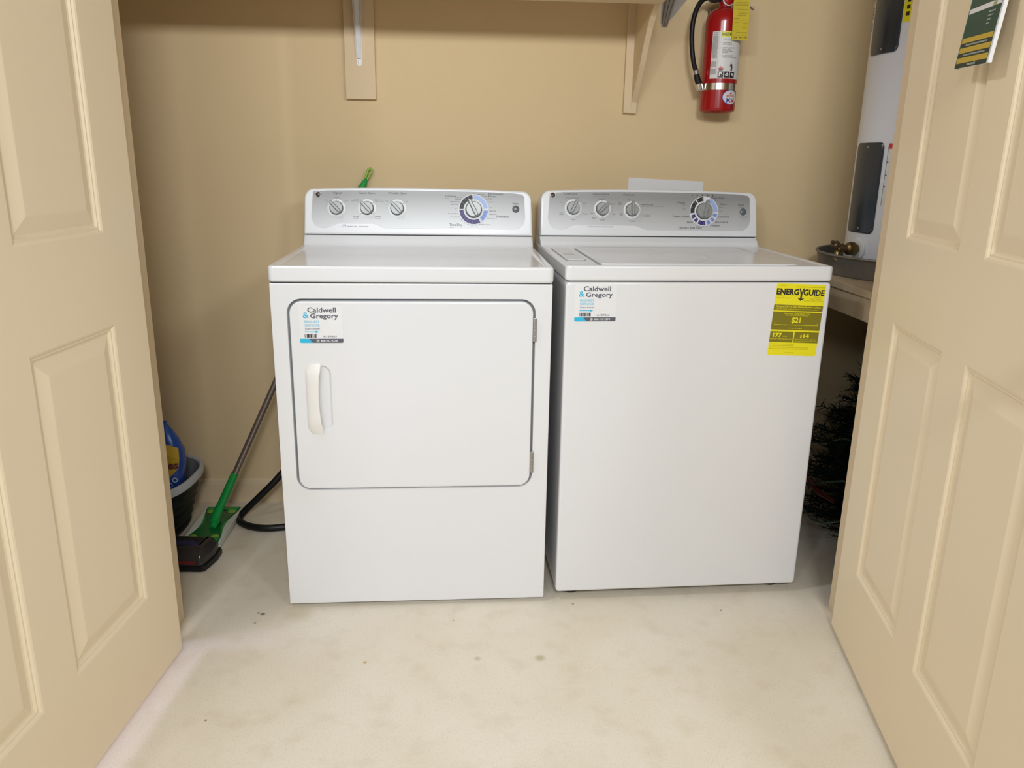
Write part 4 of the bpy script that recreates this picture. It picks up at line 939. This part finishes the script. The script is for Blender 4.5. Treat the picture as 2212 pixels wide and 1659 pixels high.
# vacuum head
SMOK = mat('smoked_plastic', (.024, .021, .021), .2, noise=(14, .6, (.05, .043, .04)))
vc = thing('vacuum_cleaner', 'dark smoked-plastic vacuum cleaner head on the floor by the left door', 'vacuum cleaner', (-.735, .215, 0))
def loc2(x, y): return (x+.735, y-.215)
pl0 = [loc2(*q) for q in ((-.862, .153), (-.648, .153), (-.637, .158), (-.625, .225), (-.627, .270), (-.636, .282), (-.862, .282))]
MB().prism(pl0, .004, .020, 0, None, .003).build('base_plate', RUB, vc, 35)
pl1 = [loc2(*q) for q in ((-.858, .160), (-.655, .160), (-.644, .166), (-.632, .226), (-.634, .264), (-.642, .276), (-.858, .276))]
sh = MB(); sh.loft([[(x, y, .019) for x, y in pl1], [(x, y, .036) for x, y in inset(pl1, .002)], [(x, y+.004*(y < 0), .052) for x, y in inset(pl1, .007)], [(x, y+.010*(y < 0), .062) for x, y in inset(pl1, .015)], [(x, y+.014*(y < 0), .066) for x, y in inset(pl1, .026)]])
sh.build('housing', SMOK, vc, 50)
MB().prism([loc2(-.80, .1605), loc2(-.665, .1605), loc2(-.665, .164), loc2(-.80, .164)], .021, .033, 0).build('brush_window', mat('brush_red', (.20, .015, .02), .4, noise=(90, .6, (.10, .01, .012))), vc, None)
MB().prism([loc2(-.795, .200), loc2(-.670, .200), loc2(-.690, .225), loc2(-.775, .225)], .0655, .0672, 0).build('top_inlay', mat('violet_plastic', (.04, .035, .10), .3, noise=(30, .3, (.05, .045, .12))), vc, None)
MB().tube([(*loc2(-.800, .262), .045), (*loc2(-.812, .235), .085), (*loc2(-.850, .225), .110)], [.026, .028, .026], 18).build('neck', SMOK, vc, 45)
MB().tube([(*loc2(-.850, .225), .105), (*loc2(-1.00, .03), .55), (*loc2(-1.09, -.03), .86)], [.019, .017, .017], 18).build('wand', SMOK, vc, 45)

# black hose behind the dryer
hp = [(-.455, .640, .245), (-.490, .575, .185), (-.535, .545, .130), (-.585, .530, .080), (-.632, .520, .034), (-.650, .510, .014), (-.640, .472, .0115), (-.600, .440, .0115), (-.545, .426, .0115), (-.490, .436, .0115), (-.430, .460, .0115)]
tag(MB().tube(spline(hp, 8), .0112, 16).build('hose', RUB, None, 45), 'black rubber hose looping onto the floor left of the dryer', 'hose')

# ---------------------------------------------------------------- artificial tree under the stand
tr = thing('artificial_tree', 'dark green artificial Christmas tree stowed under the wooden stand', 'tree', (1.445, .465, 0))
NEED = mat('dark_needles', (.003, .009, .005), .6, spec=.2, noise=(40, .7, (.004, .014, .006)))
mb = MB(); mb.tube([(0, 0, 0), (0, 0, .62)], [.014, .008], 10); mb.build('trunk', mat('dark_trunk', (.03, .02, .012), .8, noise=(40, .4, (.04, .03, .02))), tr, 40)
for k in range(4):
    a = k*pi/2+.5; MB().tube([(0, 0, .05), (.13*cos(a), .13*sin(a), .007)], [.008, .006], 8).build('stand_foot', BLKM, tr, 40)
mb = MB(); random.seed(21)
for lev in range(15):
    z = .05+lev*.038; rad = min(.245, .225+.06*lev/3) * (1 if lev < 8 else (1-(lev-7)/11)); nb_ = 32 if lev < 9 else 20
    for k in range(nb_):
        a = 2*pi*(k+random.random()*.7)/nb_; Lb = rad*random.uniform(.78, 1.08); dz = random.uniform(-.03, .05)
        tip = V((Lb*cos(a), Lb*sin(a), max(.025, z+dz))); st_ = V((0, 0, z-.01))
        mb.tube([st_, tip], [.003, .0015], 5)
        n = 48
        for i in range(n):
            p = st_+(tip-st_)*(.25+.75*i/n); 
            d = V((random.uniform(-1, 1), random.uniform(-1, 1), random.uniform(-.8, 1))).normalized()*random.uniform(.020, .034)+(tip-st_).normalized()*.014
            s_ = d.cross(V((random.uniform(-1, 1), random.uniform(-1, 1), random.uniform(-1, 1)))).normalized()*.0019
            q = p+d; q.z = max(q.z, .004)
            mb.add([p-s_, p+s_, q+s_*.3, q-s_*.3], [(0, 1, 2, 3)])
core = []
for (q, z) in ((.02, .03), (.09, .035), (.12, .08), (.13, .18), (.12, .28), (.10, .36), (.07, .45), (.04, .53), (.01, .60)):
    core.append([((q+random.uniform(-.02, .02))*cos(2*pi*k/40), (q+random.uniform(-.02, .02))*sin(2*pi*k/40), z+random.uniform(-.012, .012)) for k in range(40)])
mb.loft(core)
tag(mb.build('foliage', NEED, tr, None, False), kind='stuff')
tn = MB(); random.seed(8)
for j in range(3):
    z = .12+.11*j; pts = [(.262*cos(a)*(1-.2*(j > 1)), .262*sin(a)*(1-.2*(j > 1)), max(.03, z+.03*sin(5*a+j))) for a in [pi*.85+k*pi*.06 for k in range(16)]]
    tn.tube(pts, .0035, 6)
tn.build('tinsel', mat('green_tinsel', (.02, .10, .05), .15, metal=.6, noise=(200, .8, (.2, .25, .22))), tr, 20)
rb = MB(); rb.tube([(-.262, -.02, .215), (-.245, -.08, .190), (-.215, -.14, .180)], [.007, .009, .006], 8); tag(rb.build('ribbon', mat('red_ribbon', (.045, .005, .005), .3, noise=(60, .5, (.09, .01, .008))), tr, 40), 'small red ribbon')

# ---------------------------------------------------------------- booklet hanging on the right door
ang = atan2(-.9923, -.1238)
DT = M.Translation((1.083, -.0885, .012)) @ M.Rotation(ang, 4, 'Z')
FGRN = mat('booklet_green', (.012, .062, .045), .35, noise=(10, .3, (.014, .07, .05)))
GOLD = mat('booklet_gold', (.55, .38, .045), .45, noise=(20, .3, (.5, .33, .035)))
bk_ = thing('booklet', 'green booklet with gold stripes hanging on the right door', 'booklet', (0, 0, 0))
# door face points to local -Y; booklet frame: x along the door, z up, tilted outward at its foot
bk_.matrix_world = DT @ M.Translation((.338, -.004, 1.318)) @ M.Rotation(R(0), 4, 'X')
BW, BH = .130, .215
BT_ = M.Translation((0, -.0245, 0)) @ M.Rotation(R(-5.5), 4, 'X') @ M.Rotation(R(2), 4, 'Y')
pg = MB(); pg.box((.001, -.003, .001), (BW, .003, BH-.001), 0, 0, BT_); PG = pg.build('pages', PAPER, bk_, None)
cv = MB(); T = BT_ @ M.Translation((0, -.0032, 0)) @ XZ
cv.prism([(0, 0), (BW-.006, 0), (BW-.006, BH), (0, BH)], 0, .0004, 0, T)
for (z0_, z1_, mi) in ((.0, .0075, 3), (.0075, .0165, 1), (.0165, .0240, 3), (.0240, .0325, 1), (.0325, .0400, 3), (.0400, .0480, 1)): cv.plate([(0, z0_), (BW-.006, z0_), (BW-.006, z1_), (0, z1_)], (), .0006, mi, T)
cv.plate([(0, .0865), (BW-.006, .0890), (BW-.006, .0970), (0, .0945)], (), .0006, 2, T)
cv.box((-.0006, -.0045, 0), (.0004, .0035, BH), 0, 0, BT_)
random.seed(4)
def bl_(x0, x1, z, hgt, mi=2):
    x = x0
    while x < x1: wd = random.uniform(.003, .008); cv.plate([(x, z), (min(x+wd, x1), z), (min(x+wd, x1), z+hgt), (x, z+hgt)], (), .0009, mi, T); x += wd+.0012
bl_(.022, .108, .0190, .0026, 4); bl_(.022, .108, .0348, .0026, 4); bl_(.048, .082, .0022, .0034, 4)
for k in range(4): bl_(.084, .108-.004*k, .080-k*.006, .0022, 4)
cv.plate([(.093, .088), (.105, .088), (.108, .104), (.102, .112), (.096, .104)], (), .0010, 5, T)
cv.plate([(.092, .111), (.110, .112), (.104, .117)], (), .0011, 4, T)
cv.build('cover', [FGRN, GOLD, PAPER, mat('booklet_dark', (.012, .03, .022), .4, noise=(20, .3, (.015, .035, .026))), mat('booklet_pale_print', (.35, .40, .37), .5, noise=(60, .2, (.3, .35, .32))), mat('booklet_emblem', (.30, .33, .16), .5, noise=(60, .5, (.45, .47, .30)))], PG, None, False)
MB().tube([(BW/2, -.001, BH+.02), (BW/2, -.020, BH-.01)], .0012, 6).build('hanging_hook', CHR, bk_, 30)
